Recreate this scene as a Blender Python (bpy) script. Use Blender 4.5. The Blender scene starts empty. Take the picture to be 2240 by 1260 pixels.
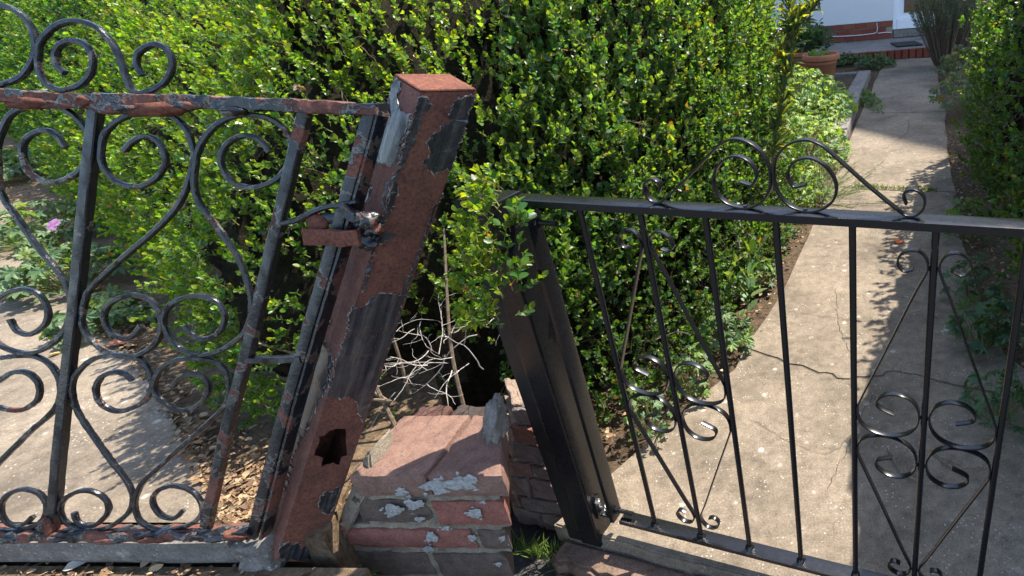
import bpy, bmesh, math, random
import numpy as np
from mathutils import Vector, Matrix, noise as mnoise
random.seed(7); RNG = np.random.default_rng(11)
scene = bpy.context.scene
C = scene.collection

# ------------------------------------------------------------------ camera, sky, sun, exposure
F, CX, CY, H = 1296.0, 1685.0, 630.0, 1.4            # focal length and principal point in photograph pixels, eye height
_d = np.array([203, 2410, 1296.0]); _d /= np.linalg.norm(_d)
_f = np.array([0, 0, 1.0]) - _d[2] * _d; _f /= np.linalg.norm(_f)
_x = np.cross(_f, -_d)
RM = np.array([_x, _f, -_d])                          # camera axes (right, down, forward) -> world
EYE = np.array([0, 0, H])
cam = bpy.data.cameras.new('camera'); camo = bpy.data.objects.new('camera', cam); C.objects.link(camo)
cam.sensor_width = 36; cam.lens = 36 * F / 2240; cam.shift_x = -(CX - 1120) / 2240; cam.shift_y = 0
cam.clip_start = .02; cam.clip_end = 500
right, up, back = RM @ np.array([1, 0, 0.]), RM @ np.array([0, -1., 0]), RM @ np.array([0, 0, -1.])
camo.matrix_world = Matrix([[right[i], up[i], back[i], EYE[i]] for i in range(3)] + [[0, 0, 0, 1]])
scene.camera = camo

SUN_AZ, SUN_EL = math.radians(55), math.radians(59)
w = bpy.data.worlds.new('World'); scene.world = w; w.use_nodes = True
nt = w.node_tree; bg = nt.nodes['Background']
sky = nt.nodes.new('ShaderNodeTexSky'); sky.sky_type = 'NISHITA'; sky.sun_disc = False
sky.sun_elevation = SUN_EL; sky.sun_rotation = SUN_AZ
nt.links.new(sky.outputs[0], bg.inputs[0]); bg.inputs[1].default_value = .15
sun = bpy.data.lights.new('sun', 'SUN'); sun.energy = 4.0; sun.angle = math.radians(.55); sun.color = (1, .94, .84)
suno = bpy.data.objects.new('sun', sun); C.objects.link(suno)
SD = Vector((math.sin(SUN_AZ) * math.cos(SUN_EL), math.cos(SUN_AZ) * math.cos(SUN_EL), math.sin(SUN_EL)))
suno.rotation_euler = SD.to_track_quat('Z', 'Y').to_euler()
vs = scene.view_settings; vs.view_transform = 'Standard'; vs.look = 'None'; vs.exposure = 1.48; vs.gamma = 1
scene.cycles.max_bounces = 8; scene.cycles.transparent_max_bounces = 8
scene.cycles.use_denoising = True

# ------------------------------------------------------------------ geometry helpers
def ray(px, py): return RM @ np.array([(px - CX) / F, (py - CY) / F, 1.0])
def G(px, py, z=0.0):
    r = ray(px, py); return EYE + r * ((z - H) / r[2])
def PZ(px, py, depth): return EYE + ray(px, py) * depth
def PP(px, py, p, n):
    r = ray(px, py); return EYE + r * ((p - EYE).dot(n) / r.dot(n))
def YP(px, py, y):
    r = ray(px, py); return EYE + r * (y / r[1])
def proj(P):
    c = (np.atleast_2d(P) - EYE) @ RM
    return np.stack([CX + F * c[:, 0] / c[:, 2], CY + F * c[:, 1] / c[:, 2], c[:, 2]], 1)
def unit(v):
    v = np.asarray(v, float); return v / (np.linalg.norm(v, axis=-1, keepdims=True) + 1e-12)
def wob(p, k, seed=0):                                # cheap smooth noise, about -1..1
    p = np.atleast_2d(p) * k; r = np.random.default_rng(seed); o = 0
    for i in range(5):
        kv = r.normal(size=3); kv *= (0.8 + .5 * i) / np.linalg.norm(kv)
        o = o + np.sin(p @ kv * 2.2 + r.uniform(0, 6.28) + 1.3 * np.sin(p @ np.roll(kv, 1) * 1.7)) / (1 + .35 * i)
    return o / 2.2

def link(o, parent=None):
    C.objects.link(o)
    if parent is not None: o.parent = parent
    return o
def mesh_obj(name, V, Fc, mat, parent=None, smooth=False):
    me = bpy.data.meshes.new(name); me.from_pydata([tuple(map(float, v)) for v in V], [], Fc); me.update()
    if smooth: me.polygons.foreach_set('use_smooth', [True] * len(me.polygons))
    me.materials.append(mat); return link(bpy.data.objects.new(name, me), parent)
def bm_obj(name, bm, mat, parent=None, smooth=False):
    bmesh.ops.recalc_face_normals(bm, faces=bm.faces)
    me = bpy.data.meshes.new(name); bm.to_mesh(me); bm.free()
    if smooth: me.polygons.foreach_set('use_smooth', [True] * len(me.polygons))
    me.materials.append(mat); return link(bpy.data.objects.new(name, me), parent)
def empty(name, loc=(0, 0, 0)):
    o = bpy.data.objects.new(name, None); o.empty_display_size = .1
    return link(o)          # parts are built in world coordinates, the empty stays at the origin
def tag(o, label, cat, group=None):
    o['label'] = label; o['category'] = cat
    if group: o['group'] = group
    return o
def struct(o, label=None):
    o['kind'] = 'structure'
    if label: o['label'] = label
    return o
def stuff(o): o['kind'] = 'stuff'; return o

def catmull(pts, n=6):
    P = [np.array(p, float) for p in pts]; P = [2 * P[0] - P[1]] + P + [2 * P[-1] - P[-2]]; out = []
    for i in range(1, len(P) - 2):
        for k in range(n):
            t = k / n; a, b, c, d = P[i - 1], P[i], P[i + 1], P[i + 2]
            out.append(.5 * ((2 * b) + (c - a) * t + (2 * a - 5 * b + 4 * c - d) * t * t + (3 * b - a - 3 * c + d) * t ** 3))
    out.append(P[-2]); return np.array(out)
def resample(P, step):
    P = np.array(P); s = np.r_[0, np.cumsum(np.linalg.norm(np.diff(P, axis=0), axis=1))]
    n = max(2, int(s[-1] / step) + 1); q = np.linspace(0, s[-1], n)
    return np.stack([np.interp(q, s, P[:, k]) for k in range(3)], 1)
def sweep(name, P, nrm, w, d, mat, parent=None, bev=.25, jit=0, smooth=True, seed=0, seg=8):
    """flat bar bent along P: thickness w in the plane, depth d along nrm"""
    P = np.array(P, float); n = len(P); nrm = unit(nrm)
    T = unit(np.gradient(P, axis=0)); S = unit(np.cross(T, nrm)); N = unit(np.cross(S, T))
    w = np.broadcast_to(w, (n,)); d = np.broadcast_to(d, (n,))
    if seg == 8:
        b = bev; prof = [(-1 + b, -1), (1 - b, -1), (1, -1 + b), (1, 1 - b), (1 - b, 1), (-1 + b, 1), (-1, 1 - b), (-1, -1 + b)]
    else:
        prof = [(math.cos(a * 6.2832 / seg), math.sin(a * 6.2832 / seg)) for a in range(seg)]
    k = len(prof); V = []
    for i in range(n):
        for (a, c) in prof: V.append(P[i] + S[i] * a * w[i] / 2 + N[i] * c * d[i] / 2)
    V = np.array(V)
    if jit: V = V + np.stack([wob(V, 60, seed + q) for q in range(3)], 1) * jit + RNG.normal(size=V.shape) * jit * .35
    Fc = [(i * k + j, i * k + (j + 1) % k, (i + 1) * k + (j + 1) % k, (i + 1) * k + j) for i in range(n - 1) for j in range(k)]
    Fc += [tuple(range(k))[::-1], tuple(range((n - 1) * k, n * k))]
    o = mesh_obj(name, V, Fc, mat, parent, smooth)
    if smooth:
        o.data.set_sharp_from_angle(angle=math.radians(38))
    return o
def tube(name, P, r, mat, parent=None, seg=7, smooth=True, jit=0):
    P = np.array(P, float); a = P[-1] - P[0]; n = np.cross(a, [.31, .2, .93]); 
    return sweep(name, P, n, np.asarray(r) * 2, np.asarray(r) * 2, mat, parent, smooth=smooth, seg=seg, jit=jit)
def jitter(bm, k, jit, seed):
    P = np.array([v_.co for v_ in bm.verts]); O = np.stack([wob(P, k, seed + q) for q in range(3)], 1) * jit + RNG.normal(size=P.shape) * jit * .25
    for v_, o in zip(bm.verts, O): v_.co += Vector(o)
def box_pts(o, u, v, t):
    o, u, v, t = map(np.array, (o, u, v, t)); return [o, o + u, o + u + v, o + v, o + t, o + u + t, o + u + v + t, o + v + t]
BF = [(0, 3, 2, 1), (4, 5, 6, 7), (0, 1, 5, 4), (1, 2, 6, 5), (2, 3, 7, 6), (3, 0, 4, 7)]
def bbox(name, o, u, v, t, mat, parent=None, bev=.003, jit=0, sub=0, seed=1, segs=1):
    """bevelled box from a corner and three edge vectors"""
    bm = bmesh.new(); vs_ = [bm.verts.new(tuple(p)) for p in box_pts(o, u, v, t)]
    for f in BF: bm.faces.new([vs_[i] for i in f])
    bmesh.ops.recalc_face_normals(bm, faces=bm.faces)
    if bev: bmesh.ops.bevel(bm, geom=bm.edges[:] , offset=bev, segments=segs, affect='EDGES', profile=.6)
    if sub: bmesh.ops.subdivide_edges(bm, edges=[e for e in bm.edges if e.calc_length() > bev * 3], cuts=sub, use_grid_fill=True)
    if jit:
        jitter(bm, 22, jit, seed)
    return bm_obj(name, bm, mat, parent, smooth=False)
def slab(name, poly, z, th, mat, parent=None, jit=0, bev=.004):
    """a polygon of (x,y) points with its top at z"""
    bm = bmesh.new(); vs_ = [bm.verts.new((p[0], p[1], z)) for p in poly]; f = bm.faces.new(vs_)
    if f.normal.z < 0: bmesh.ops.reverse_faces(bm, faces=[f])
    r = bmesh.ops.extrude_face_region(bm, geom=[f]); nv = [e for e in r['geom'] if isinstance(e, bmesh.types.BMVert)]
    for v_ in nv: v_.co.z -= th
    bmesh.ops.recalc_face_normals(bm, faces=bm.faces)
    if bev: bmesh.ops.bevel(bm, geom=[e for e in bm.edges if all(abs(v.co.z - z) < 1e-6 for v in e.verts)], offset=bev, segments=2, affect='EDGES')
    bmesh.ops.triangulate(bm, faces=[f for f in bm.faces if len(f.verts) > 4])
    return bm_obj(name, bm, mat, parent)

def scatter(name, tv, tf, pos, X, Y, Z, sc, col, mat, parent=None, smooth=False):
    """many copies of one small template as one mesh; col becomes a per-copy colour"""
    tv = np.array(tv, float); N = len(pos); k = len(tv); sc = np.asarray(sc, float)
    if sc.ndim == 1: sc = np.stack([sc] * 3, 1)
    V = pos[:, None, :] + tv[None, :, 0:1] * (X * sc[:, 0:1])[:, None, :] + tv[None, :, 1:2] * (Y * sc[:, 1:2])[:, None, :] + tv[None, :, 2:3] * (Z * sc[:, 2:3])[:, None, :]
    li = np.concatenate([np.array(f) for f in tf]); ls = np.r_[0, np.cumsum([len(f) for f in tf])[:-1]]; nl = len(li)
    me = bpy.data.meshes.new(name); me.vertices.add(N * k); me.vertices.foreach_set('co', V.reshape(-1).astype(np.float32))
    me.loops.add(N * nl); me.loops.foreach_set('vertex_index', (li[None] + (np.arange(N) * k)[:, None]).reshape(-1).astype(np.int32))
    me.polygons.add(N * len(tf)); me.polygons.foreach_set('loop_start', (ls[None] + (np.arange(N) * nl)[:, None]).reshape(-1).astype(np.int32))
    me.update(calc_edges=True)
    if smooth: me.polygons.foreach_set('use_smooth', [True] * (N * len(tf)))
    a = me.color_attributes.new('Col', 'FLOAT_COLOR', 'POINT')
    c4 = np.ones((N, 4)); c4[:, :3] = col; a.data.foreach_set('color', np.repeat(c4, k, axis=0).reshape(-1).astype(np.float32))
    me.materials.append(mat); return link(bpy.data.objects.new(name, me), parent)
def frame(D, Nn):
    Y = unit(D); Zv = unit(Nn - (Nn * Y).sum(1, keepdims=True) * Y); X = np.cross(Y, Zv); return X, Y, Zv
# leaf templates: x = width, y = length, z = lift
LEAF = ([(0, 0, 0), (-.30, .22, .10), (-.40, .52, .13), (-.26, .82, .06), (0, 1, -.05), (.26, .82, .06), (.40, .52, .13), (.30, .22, .10), (0, .5, 0)],
        [(0, 8, 2, 1), (8, 4, 3, 2), (0, 7, 6, 8), (8, 6, 5, 4)])
LANCE = ([(0, 0, 0), (-.13, .3, .04), (-.12, .65, .03), (0, 1, -.12), (.12, .65, .03), (.13, .3, .04)], [(0, 3, 2, 1), (0, 5, 4, 3)])
NEEDLE = ([(-.04, 0, 0), (.04, 0, 0), (.02, 1, -.05)], [(0, 1, 2)])
STEM = ([(.5, 0, -.3), (-.5, 0, -.3), (0, 0, .6), (.35, 1, -.2), (-.35, 1, -.2), (0, 1, .4)], [(0, 1, 4, 3), (1, 2, 5, 4), (2, 0, 3, 5)])
def _palm(lobes=5, depth=.45):
    v = [(0, .12, 0)]; n = lobes * 4; a0, a1 = -2.35, 2.35
    v.append((0, 0, .02))
    for i in range(n + 1):
        a = a0 + (a1 - a0) * i / n; ph = (i % 4) / 4 * 2 * math.pi
        r = .5 * (1 - depth * (.5 + .5 * math.cos(ph))) * (.86 + .14 * math.cos(a * .8)) + (.03 if i % 2 else 0)
        v.append((r * math.sin(a), .12 + .12 + r * math.cos(a), .09 * math.cos(ph) * r * 2 - .22 * r * r))
    f = [(0, i + 1, i) for i in range(2, n + 2)] + [(0, 2, 1), (0, 1, n + 2)]
    return v, f
PALM = _palm()

# ------------------------------------------------------------------ materials
def new_mat(name):
    m = bpy.data.materials.new(name); m.use_nodes = True; t = m.node_tree; return m, t, t.nodes['Principled BSDF']
def nd(t, kind, **kw):
    n = t.nodes.new(kind)
    for k, v in kw.items():
        if k in n.inputs: n.inputs[k].default_value = v
        else: setattr(n, k, v)
    return n
def noise_tex(t, co, scale, detail=6, rough=.6, dist=0):
    n = nd(t, 'ShaderNodeTexNoise', Scale=scale, Detail=detail, Roughness=rough, Distortion=dist); t.links.new(co, n.inputs['Vector']); return n.outputs['Fac']
def ramp(t, fac, stops, interp='LINEAR'):
    r = t.nodes.new('ShaderNodeValToRGB'); r.color_ramp.interpolation = interp; e = r.color_ramp.elements
    while len(e) < len(stops): e.new(.5)
    for q, (p, c) in zip(e, stops):
        q.position = p; q.color = (*c, 1) if len(c) == 3 else c
    t.links.new(fac, r.inputs[0]); return r.outputs[0]
def mixc(t, fac, a, b, mode='MIX'):
    m = t.nodes.new('ShaderNodeMix'); m.data_type = 'RGBA'; m.blend_type = mode
    for inp, v in ((m.inputs[0], fac), (m.inputs[6], a), (m.inputs[7], b)):
        if hasattr(v, 'is_linked'): t.links.new(v, inp)
        elif isinstance(v, (int, float)): inp.default_value = v
        else: inp.default_value = (*v, 1)
    return m.outputs[2]
def bump(t, b, h, strength, dist=.01, prev=None):
    n = nd(t, 'ShaderNodeBump', Strength=strength, Distance=dist); t.links.new(h, n.inputs['Height'])
    if prev: t.links.new(prev, n.inputs['Normal'])
    t.links.new(n.outputs[0], b.inputs['Normal']); return n.outputs[0]
def coords(t, rnd=False):
    c = t.nodes.new('ShaderNodeNewGeometry').outputs['Position']
    if rnd:
        oi = t.nodes.new('ShaderNodeObjectInfo'); vm = nd(t, 'ShaderNodeVectorMath', operation='ADD')
        t.links.new(c, vm.inputs[0]); t.links.new(oi.outputs['Random'], vm.inputs[1]); c = vm.outputs[0]
    return c
BW = lambda a, b: [(a, (0, 0, 0)), (b, (1, 1, 1))]

def m_concrete(name, base, spec=.5, dark=.5, scale=1, spots=(.5, .46, .4)):
    m, t, b = new_mat(name); co = coords(t)
    big = noise_tex(t, co, 2.2 * scale, 6, .6); mid = noise_tex(t, co, 22 * scale, 9, .75); fine = noise_tex(t, co, 170 * scale, 5, .75)
    c = ramp(t, big, [(.3, [x * dark for x in base]), (.5, base), (.72, [min(1, x * 1.25) for x in base])])
    c = mixc(t, .7, c, ramp(t, mid, [(.30, (.3, .29, .28)), (.55, (.95, .95, .95)), (.75, (1.25, 1.22, 1.18))]), 'MULTIPLY')
    c = mixc(t, .8, c, ramp(t, fine, [(.3, (.35, .34, .33)), (.6, (1.0, 1.0, 1.0)), (.75, (1.5, 1.45, 1.4))]), 'MULTIPLY')
    c = mixc(t, ramp(t, noise_tex(t, co, 3.7 * scale, 8, .72), [(.54, (0, 0, 0)), (.68, (.75, .75, .75))]), c, [x * .45 for x in base])
    vo = nd(t, 'ShaderNodeTexVoronoi', Scale=70 * scale); t.links.new(co, vo.inputs['Vector'])
    gate = noise_tex(t, co, 7 * scale, 6, .7)
    sp = ramp(t, vo.outputs['Distance'], [(.10, (1, 1, 1)), (.2, (0, 0, 0))]); g2 = ramp(t, gate, BW(.47, .56))
    c = mixc(t, mixc(t, 1.0, sp, g2, 'MULTIPLY'), c, spots)
    vo2 = nd(t, 'ShaderNodeTexVoronoi', Scale=16 * scale); t.links.new(co, vo2.inputs['Vector'])
    sp2 = mixc(t, 1.0, ramp(t, vo2.outputs['Distance'], [(.12, (1, 1, 1)), (.22, (0, 0, 0))]), ramp(t, noise_tex(t, co, 9 * scale, 2, .5), BW(.5, .6)), 'MULTIPLY')
    c = mixc(t, mixc(t, 1.0, sp2, ramp(t, mid, BW(.4, .6)), 'MULTIPLY'), c, spots)
    t.links.new(c, b.inputs['Base Color']); b.inputs['Roughness'].default_value = .88; b.inputs['Specular IOR Level'].default_value = .25
    n1 = bump(t, b, fine, .5, .003); bump(t, b, mid, .45, .008, n1); return m
def m_simple(name, c1, c2, scale=30, rough=.6, bstr=.3, bdist=.004, spec=.4, metal=0, detail=6, rnd=False):
    m, t, b = new_mat(name); co = coords(t, rnd); n = noise_tex(t, co, scale, detail, .65)
    t.links.new(ramp(t, n, [(.3, c1), (.7, c2)]), b.inputs['Base Color'])
    b.inputs['Roughness'].default_value = rough; b.inputs['Specular IOR Level'].default_value = spec; b.inputs['Metallic'].default_value = metal
    if bstr: bump(t, b, noise_tex(t, co, scale * 2.3, 6, .7), bstr, bdist)
    return m
def rust_color(t, co):
    a = noise_tex(t, co, 13, 10, .78); f = noise_tex(t, co, 150, 7, .8)
    c = ramp(t, a, [(.22, (.05, .020, .016)), (.4, (.11, .043, .030)), (.52, (.155, .060, .040)), (.64, (.19, .075, .045)), (.8, (.38, .145, .06))])
    return mixc(t, .75, c, ramp(t, f, [(.36, (.25, .2, .2)), (.5, (.9, .9, .9)), (.66, (1.5, 1.4, 1.3))]), 'MULTIPLY'), f
def m_rust(name):
    m, t, b = new_mat(name); co = coords(t); c, f = rust_color(t, co)
    t.links.new(c, b.inputs['Base Color']); b.inputs['Roughness'].default_value = .9; b.inputs['Specular IOR Level'].default_value = .2
    n1 = bump(t, b, f, .6, .003); bump(t, b, noise_tex(t, co, 60, 6, .7), .5, .004, n1); return m
def m_rustpaint(name, amount, sc=9.0):
    """old black paint that has flaked off to rust; amount 0..1"""
    m, t, b = new_mat(name); co = coords(t); c, f = rust_color(t, co)
    mk = noise_tex(t, co, sc, 9, .62, .4); e = .72 - amount * .42
    mask = ramp(t, mk, BW(e, e + .018)); edge = ramp(t, mk, [(e - .03, (0, 0, 0)), (e - .008, (1, 1, 1)), (e + .006, (0, 0, 0))])
    paint = ramp(t, noise_tex(t, co, 45, 7, .7), [(.3, (.005, .006, .008)), (.62, (.014, .015, .019)), (.82, (.07, .066, .06))])
    paint = mixc(t, ramp(t, noise_tex(t, co, 340, 3, .6), BW(.71, .76)), paint, (.42, .41, .38))
    paint = mixc(t, ramp(t, noise_tex(t, co, 130, 5, .7), BW(.70, .74)), paint, (.36, .33, .28))
    paint = mixc(t, mixc(t, 1.0, edge, (.5, .5, .5), 'MULTIPLY'), paint, (.30, .25, .2))
    t.links.new(mixc(t, mask, paint, c), b.inputs['Base Color'])
    t.links.new(ramp(t, mask, [(0, (.27,) * 3), (1, (.9,) * 3)]), b.inputs['Roughness']); b.inputs['Specular IOR Level'].default_value = .5
    inv = ramp(t, mask, [(0, (1, 1, 1)), (1, (0, 0, 0))])
    n1 = bump(t, b, inv, .9, .0025); n2 = bump(t, b, f, .35, .0015, n1); bump(t, b, noise_tex(t, co, 70, 5, .6), .5, .003, n2); return m
def m_oldpaint(name):
    """weathered black paint with streaks running down the leaning post"""
    m, t, b = new_mat(name); co = coords(t)
    ax = unit(PZ(604, 1226, 1.40) - PZ(920, 203, 1.15)); u_ = unit(np.cross(ax, [0, 1., 0])); v_ = np.cross(ax, u_)
    cx_ = t.nodes.new('ShaderNodeCombineXYZ')
    for i_, (d_, k_) in enumerate(((u_, 1), (v_, 1), (ax, .07))):
        vm = nd(t, 'ShaderNodeVectorMath', operation='DOT_PRODUCT'); t.links.new(co, vm.inputs[0]); vm.inputs[1].default_value = tuple(d_ * k_); t.links.new(vm.outputs['Value'], cx_.inputs[i_])
    st = noise_tex(t, cx_.outputs[0], 60, 6, .7); fl = noise_tex(t, co, 30, 7, .7)
    c = ramp(t, st, [(.3, (.010, .012, .016)), (.47, (.022, .025, .032)), (.58, (.055, .052, .052)), (.68, (.13, .10, .08)), (.8, (.2, .16, .12))])
    c = mixc(t, .7, c, ramp(t, fl, [(.35, (.5, .5, .55)), (.6, (1.1, 1.05, 1))]), 'MULTIPLY')
    c = mixc(t, ramp(t, noise_tex(t, co, 420, 3, .6), BW(.69, .74)), c, (.45, .44, .42))
    t.links.new(c, b.inputs['Base Color']); t.links.new(ramp(t, st, [(.35, (.22,) * 3), (.7, (.55,) * 3)]), b.inputs['Roughness']); b.inputs['Specular IOR Level'].default_value = .6
    n1 = bump(t, b, st, .4, .003); bump(t, b, fl, .4, .004, n1); return m
def m_brick(name, cols, rnd=True, stain=.5):
    m, t, b = new_mat(name); co = coords(t, rnd); oi = t.nodes.new('ShaderNodeObjectInfo').outputs['Random']
    base = ramp(t, oi, [(i / max(1, len(cols) - 1), c) for i, c in enumerate(cols)])
    mid = noise_tex(t, co, 26, 8, .7); fine = noise_tex(t, co, 190, 5, .7)
    c = mixc(t, stain, base, ramp(t, mid, [(.3, (.3, .27, .26)), (.6, (1, 1, 1)), (.8, (1.3, 1.15, 1.05))]), 'MULTIPLY')
    c = mixc(t, .6, c, ramp(t, fine, [(.32, (.4, .38, .36)), (.6, (1, 1, 1))]), 'MULTIPLY')
    vo = nd(t, 'ShaderNodeTexVoronoi', Scale=85); t.links.new(co, vo.inputs['Vector'])
    c = mixc(t, mixc(t, 1., ramp(t, vo.outputs['Distance'], [(.12, (1, 1, 1)), (.2, (0, 0, 0))]), ramp(t, noise_tex(t, co, 30, 3), BW(.52, .6)), 'MULTIPLY'), c, (.05, .04, .04))
    t.links.new(c, b.inputs['Base Color']); b.inputs['Roughness'].default_value = .9; b.inputs['Specular IOR Level'].default_value = .2
    n1 = bump(t, b, fine, .6, .003); bump(t, b, mid, .5, .008, n1); return m
def m_leaf(name, gloss=.36, trans=.54, tint=(1.8, 1.7, .45)):
    m, t, b = new_mat(name); a = nd(t, 'ShaderNodeAttribute', attribute_name='Col')
    co = coords(t); var = ramp(t, noise_tex(t, co, 90, 4, .6), [(.3, (.75, .75, .75)), (.7, (1.15, 1.15, 1.15))])
    c = mixc(t, 1.0, a.outputs['Color'], var, 'MULTIPLY'); t.links.new(c, b.inputs['Base Color'])
    b.inputs['Roughness'].default_value = gloss; b.inputs['Specular IOR Level'].default_value = .5
    tr = t.nodes.new('ShaderNodeBsdfTranslucent'); t.links.new(mixc(t, 1.0, c, tint, 'MULTIPLY'), tr.inputs[0])
    mx = t.nodes.new('ShaderNodeMixShader'); mx.inputs[0].default_value = trans
    t.links.new(b.outputs[0], mx.inputs[1]); t.links.new(tr.outputs[0], mx.inputs[2]); t.links.new(mx.outputs[0], t.nodes['Material Output'].inputs[0]); return m
def m_attr(name, rough=.9):
    m, t, b = new_mat(name); a = nd(t, 'ShaderNodeAttribute', attribute_name='Col'); t.links.new(a.outputs['Color'], b.inputs['Base Color'])
    b.inputs['Roughness'].default_value = rough; b.inputs['Specular IOR Level'].default_value = .2; return m
def m_gloss(name):
    m, t, b = new_mat(name); co = coords(t)
    b.inputs['Base Color'].default_value = (.008, .008, .009, 1); b.inputs['Specular IOR Level'].default_value = .5
    t.links.new(ramp(t, noise_tex(t, co, 55, 6, .7), [(.3, (.2,) * 3), (.75, (.34,) * 3)]), b.inputs['Roughness'])
    bump(t, b, noise_tex(t, co, 420, 3, .5), .05, .001); return m

M = dict(
    path=m_concrete('path_concrete', (.265, .212, .155), dark=.55),
    sill=m_concrete('sill_concrete', (.33, .27, .19), dark=.6, scale=.9),
    kerb=m_concrete('kerb_concrete', (.25, .225, .2), dark=.6),
    mortar=m_concrete('mortar', (.33, .275, .205), dark=.7, scale=1.6, spots=(.4, .36, .3)),
    rubble=m_concrete('rubble_mortar', (.40, .29, .22), dark=.6, scale=1.3, spots=(.4, .33, .28)),
    sandstone=m_concrete('sandstone', (.19, .125, .09), dark=.6, scale=1.0, spots=(.26, .19, .14)),
    asphalt=m_concrete('asphalt', (.085, .08, .08), dark=.7, scale=1.4, spots=(.2, .19, .18)),
    soil=m_simple('soil', (.04, .028, .02), (.17, .12, .075), 40, .95, .9, .02, .1),
    drysoil=m_simple('dry_soil', (.09, .06, .035), (.27, .19, .12), 45, .95, .9, .015, .1),
    rust=m_rust('rust'), gate_bar=m_rustpaint('flaking_black_paint', .2, 8), gate_rail=m_rustpaint('rusted_rail_paint', .52, 16),
    stile=m_rustpaint('stile_paint', .38, 14), oldpaint=m_oldpaint('old_black_paint'), post_rust=m_rustpaint('post_rust', .88, 15),
    black=m_gloss('black_gloss_paint'),
    dull=m_simple('bitumen_black', (.006, .006, .006), (.016, .015, .014), 40, .5, .2, .002),
    zinc=m_simple('zinc_plated_steel', (.45, .46, .48), (.65, .66, .68), 60, .28, .1, .001, .5, 1.0),
    brick_mix=m_brick('old_brick', [(.10, .065, .055), (.20, .075, .055), (.065, .055, .05), (.19, .085, .065), (.085, .06, .052)]),
    brick_red=m_brick('worn_red_brick', [(.31, .125, .095), (.25, .115, .09)]),
    brick_top=m_brick('worn_top_brick', [(.27, .165, .125), (.24, .14, .11)]),
    brick_dark=m_brick('dark_brick', [(.14, .105, .085), (.165, .12, .095)]),
    brick_house=m_brick('house_brick', [(.20, .055, .04), (.25, .075, .05), (.22, .065, .045), (.3, .1, .06)], stain=.3),
    stone_mix=m_brick('rubble_stone', [(.20, .16, .145), (.28, .16, .135), (.19, .165, .155), (.33, .22, .18)]),
    primer=m_simple('primer_and_glint', (.20, .16, .13), (.42, .36, .3), 120, .85, .3, .001, .2),
    lichen=m_simple('grey_lichen', (.16, .16, .15), (.46, .46, .44), 120, .95, .8, .003, .1),
    terracotta=m_simple('terracotta', (.34, .13, .06), (.45, .19, .1), 20, .85, .2, .003, .2),
    render=m_simple('pebbled_render', (.74, .75, .74), (.84, .84, .82), 60, .9, .9, .02, .2),
    pvc=m_simple('white_pvc', (.76, .78, .8), (.8, .81, .82), 8, .3, 0, 0, .5),
    roof=m_simple('roof_tile', (.16, .07, .05), (.25, .11, .08), 20, .85, .4, .01),
    mat=m_simple('black_rubber', (.008, .008, .009), (.02, .02, .02), 90, .8, .5, .004),
    cable=m_simple('pale_cable', (.6, .58, .56), (.7, .68, .66), 30, .5, 0, 0),
    bark=m_simple('bark', (.10, .07, .045), (.26, .2, .14), 60, .9, .6, .004, .2),
    grey_bark=m_simple('bleached_bark', (.26, .23, .2), (.55, .5, .45), 80, .85, .5, .003, .2),
    core=m_simple('dark_shade_core', (.012, .012, .007), (.05, .042, .024), 55, .95, 1.0, .03, .1),  # dark sheet for the twiggy inside, its shade put into the colour
    leaf=m_leaf('hedge_leaf'), leaf_soft=m_leaf('soft_leaf', .5, .4), dry=m_attr('dry_litter'),
    petal=m_leaf('petal', .5, .5, (1.2, 1.1, 1.1)),
)
def m_glass():
    m, t, b = new_mat('door_glass'); b.inputs['Base Color'].default_value = (.012, .014, .013, 1); b.inputs['Roughness'].default_value = .04; b.inputs['Specular IOR Level'].default_value = .9; b.inputs['IOR'].default_value = 1.8; return m
M['glass'] = m_glass()

# ------------------------------------------------------------------ the setting, right-hand plot
ZUP = np.array([0, 0, 1.0])
P0 = G(1340, 1130, .06); P0[2] = 0
DH = np.array([.9314, -.3640, 0]); TN = np.array([.3640, .9314, 0])       # along the new gate, and in through it
def ST(s, t, z=0.0): return P0 + DH * s + TN * t + ZUP * z
def xy(pts): return [(p[0], p[1]) for p in pts]

bm = bmesh.new()
for q in [(-120, -60), (120, -60), (120, 160), (-120, 160)]: bm.verts.new((q[0], q[1], -.14))
bm.faces.new(bm.verts[:]); g = bm_obj('ground', bm, M['asphalt']); struct(g)
g = slab('garden_soil', xy([ST(-.16, .05), ST(1.3, .02), ST(14, .02), ST(14, 30), ST(-14, 30), ST(-9, 1.2), ST(-1.2, .3), ST(-.5, .12)]), -.02, .11, M['soil'], bev=0); struct(g)

# concrete path in broken slabs
path = struct(empty('garden_path'))
def wig(a, b, n, amp, seed):
    a, b = np.array(a), np.array(b); r = np.random.default_rng(seed); t = np.linspace(0, 1, n)
    p = a + (b - a) * t[:, None]; nn = unit(np.array([-(b - a)[1], (b - a)[0]])); off = r.normal(size=n) * amp; off[0] = off[-1] = 0
    return p + nn * off[:, None]
LE = {-.03: (-.2, -.03), .3: (-.12, .3), .9: (.05, .9), 1.4: (.03, 1.4), 2.0: (-.02, 2.0), 3.05: (-.12, 3.05), 4.3: (-.25, 4.3), 5.4: (-.37, 5.4), 7.9: (-.62, 7.9), 9.2: (-.7, 9.2)}
def left_s(t): k = sorted(LE); return float(np.interp(t, k, [LE[q][0] for q in k]))
def right_s(t): return float(np.interp(t, [0, .5, 1.4, 2.4, 4, 9.2], [1.5, 1.3, .98, .8, .62, .04]))
cr = [(.02, .97), (.35, .88), (.5, .86), (.66, .95), (.8, .93), (1.3, .86)]            # the open crack across the path, in (s,t)
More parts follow.
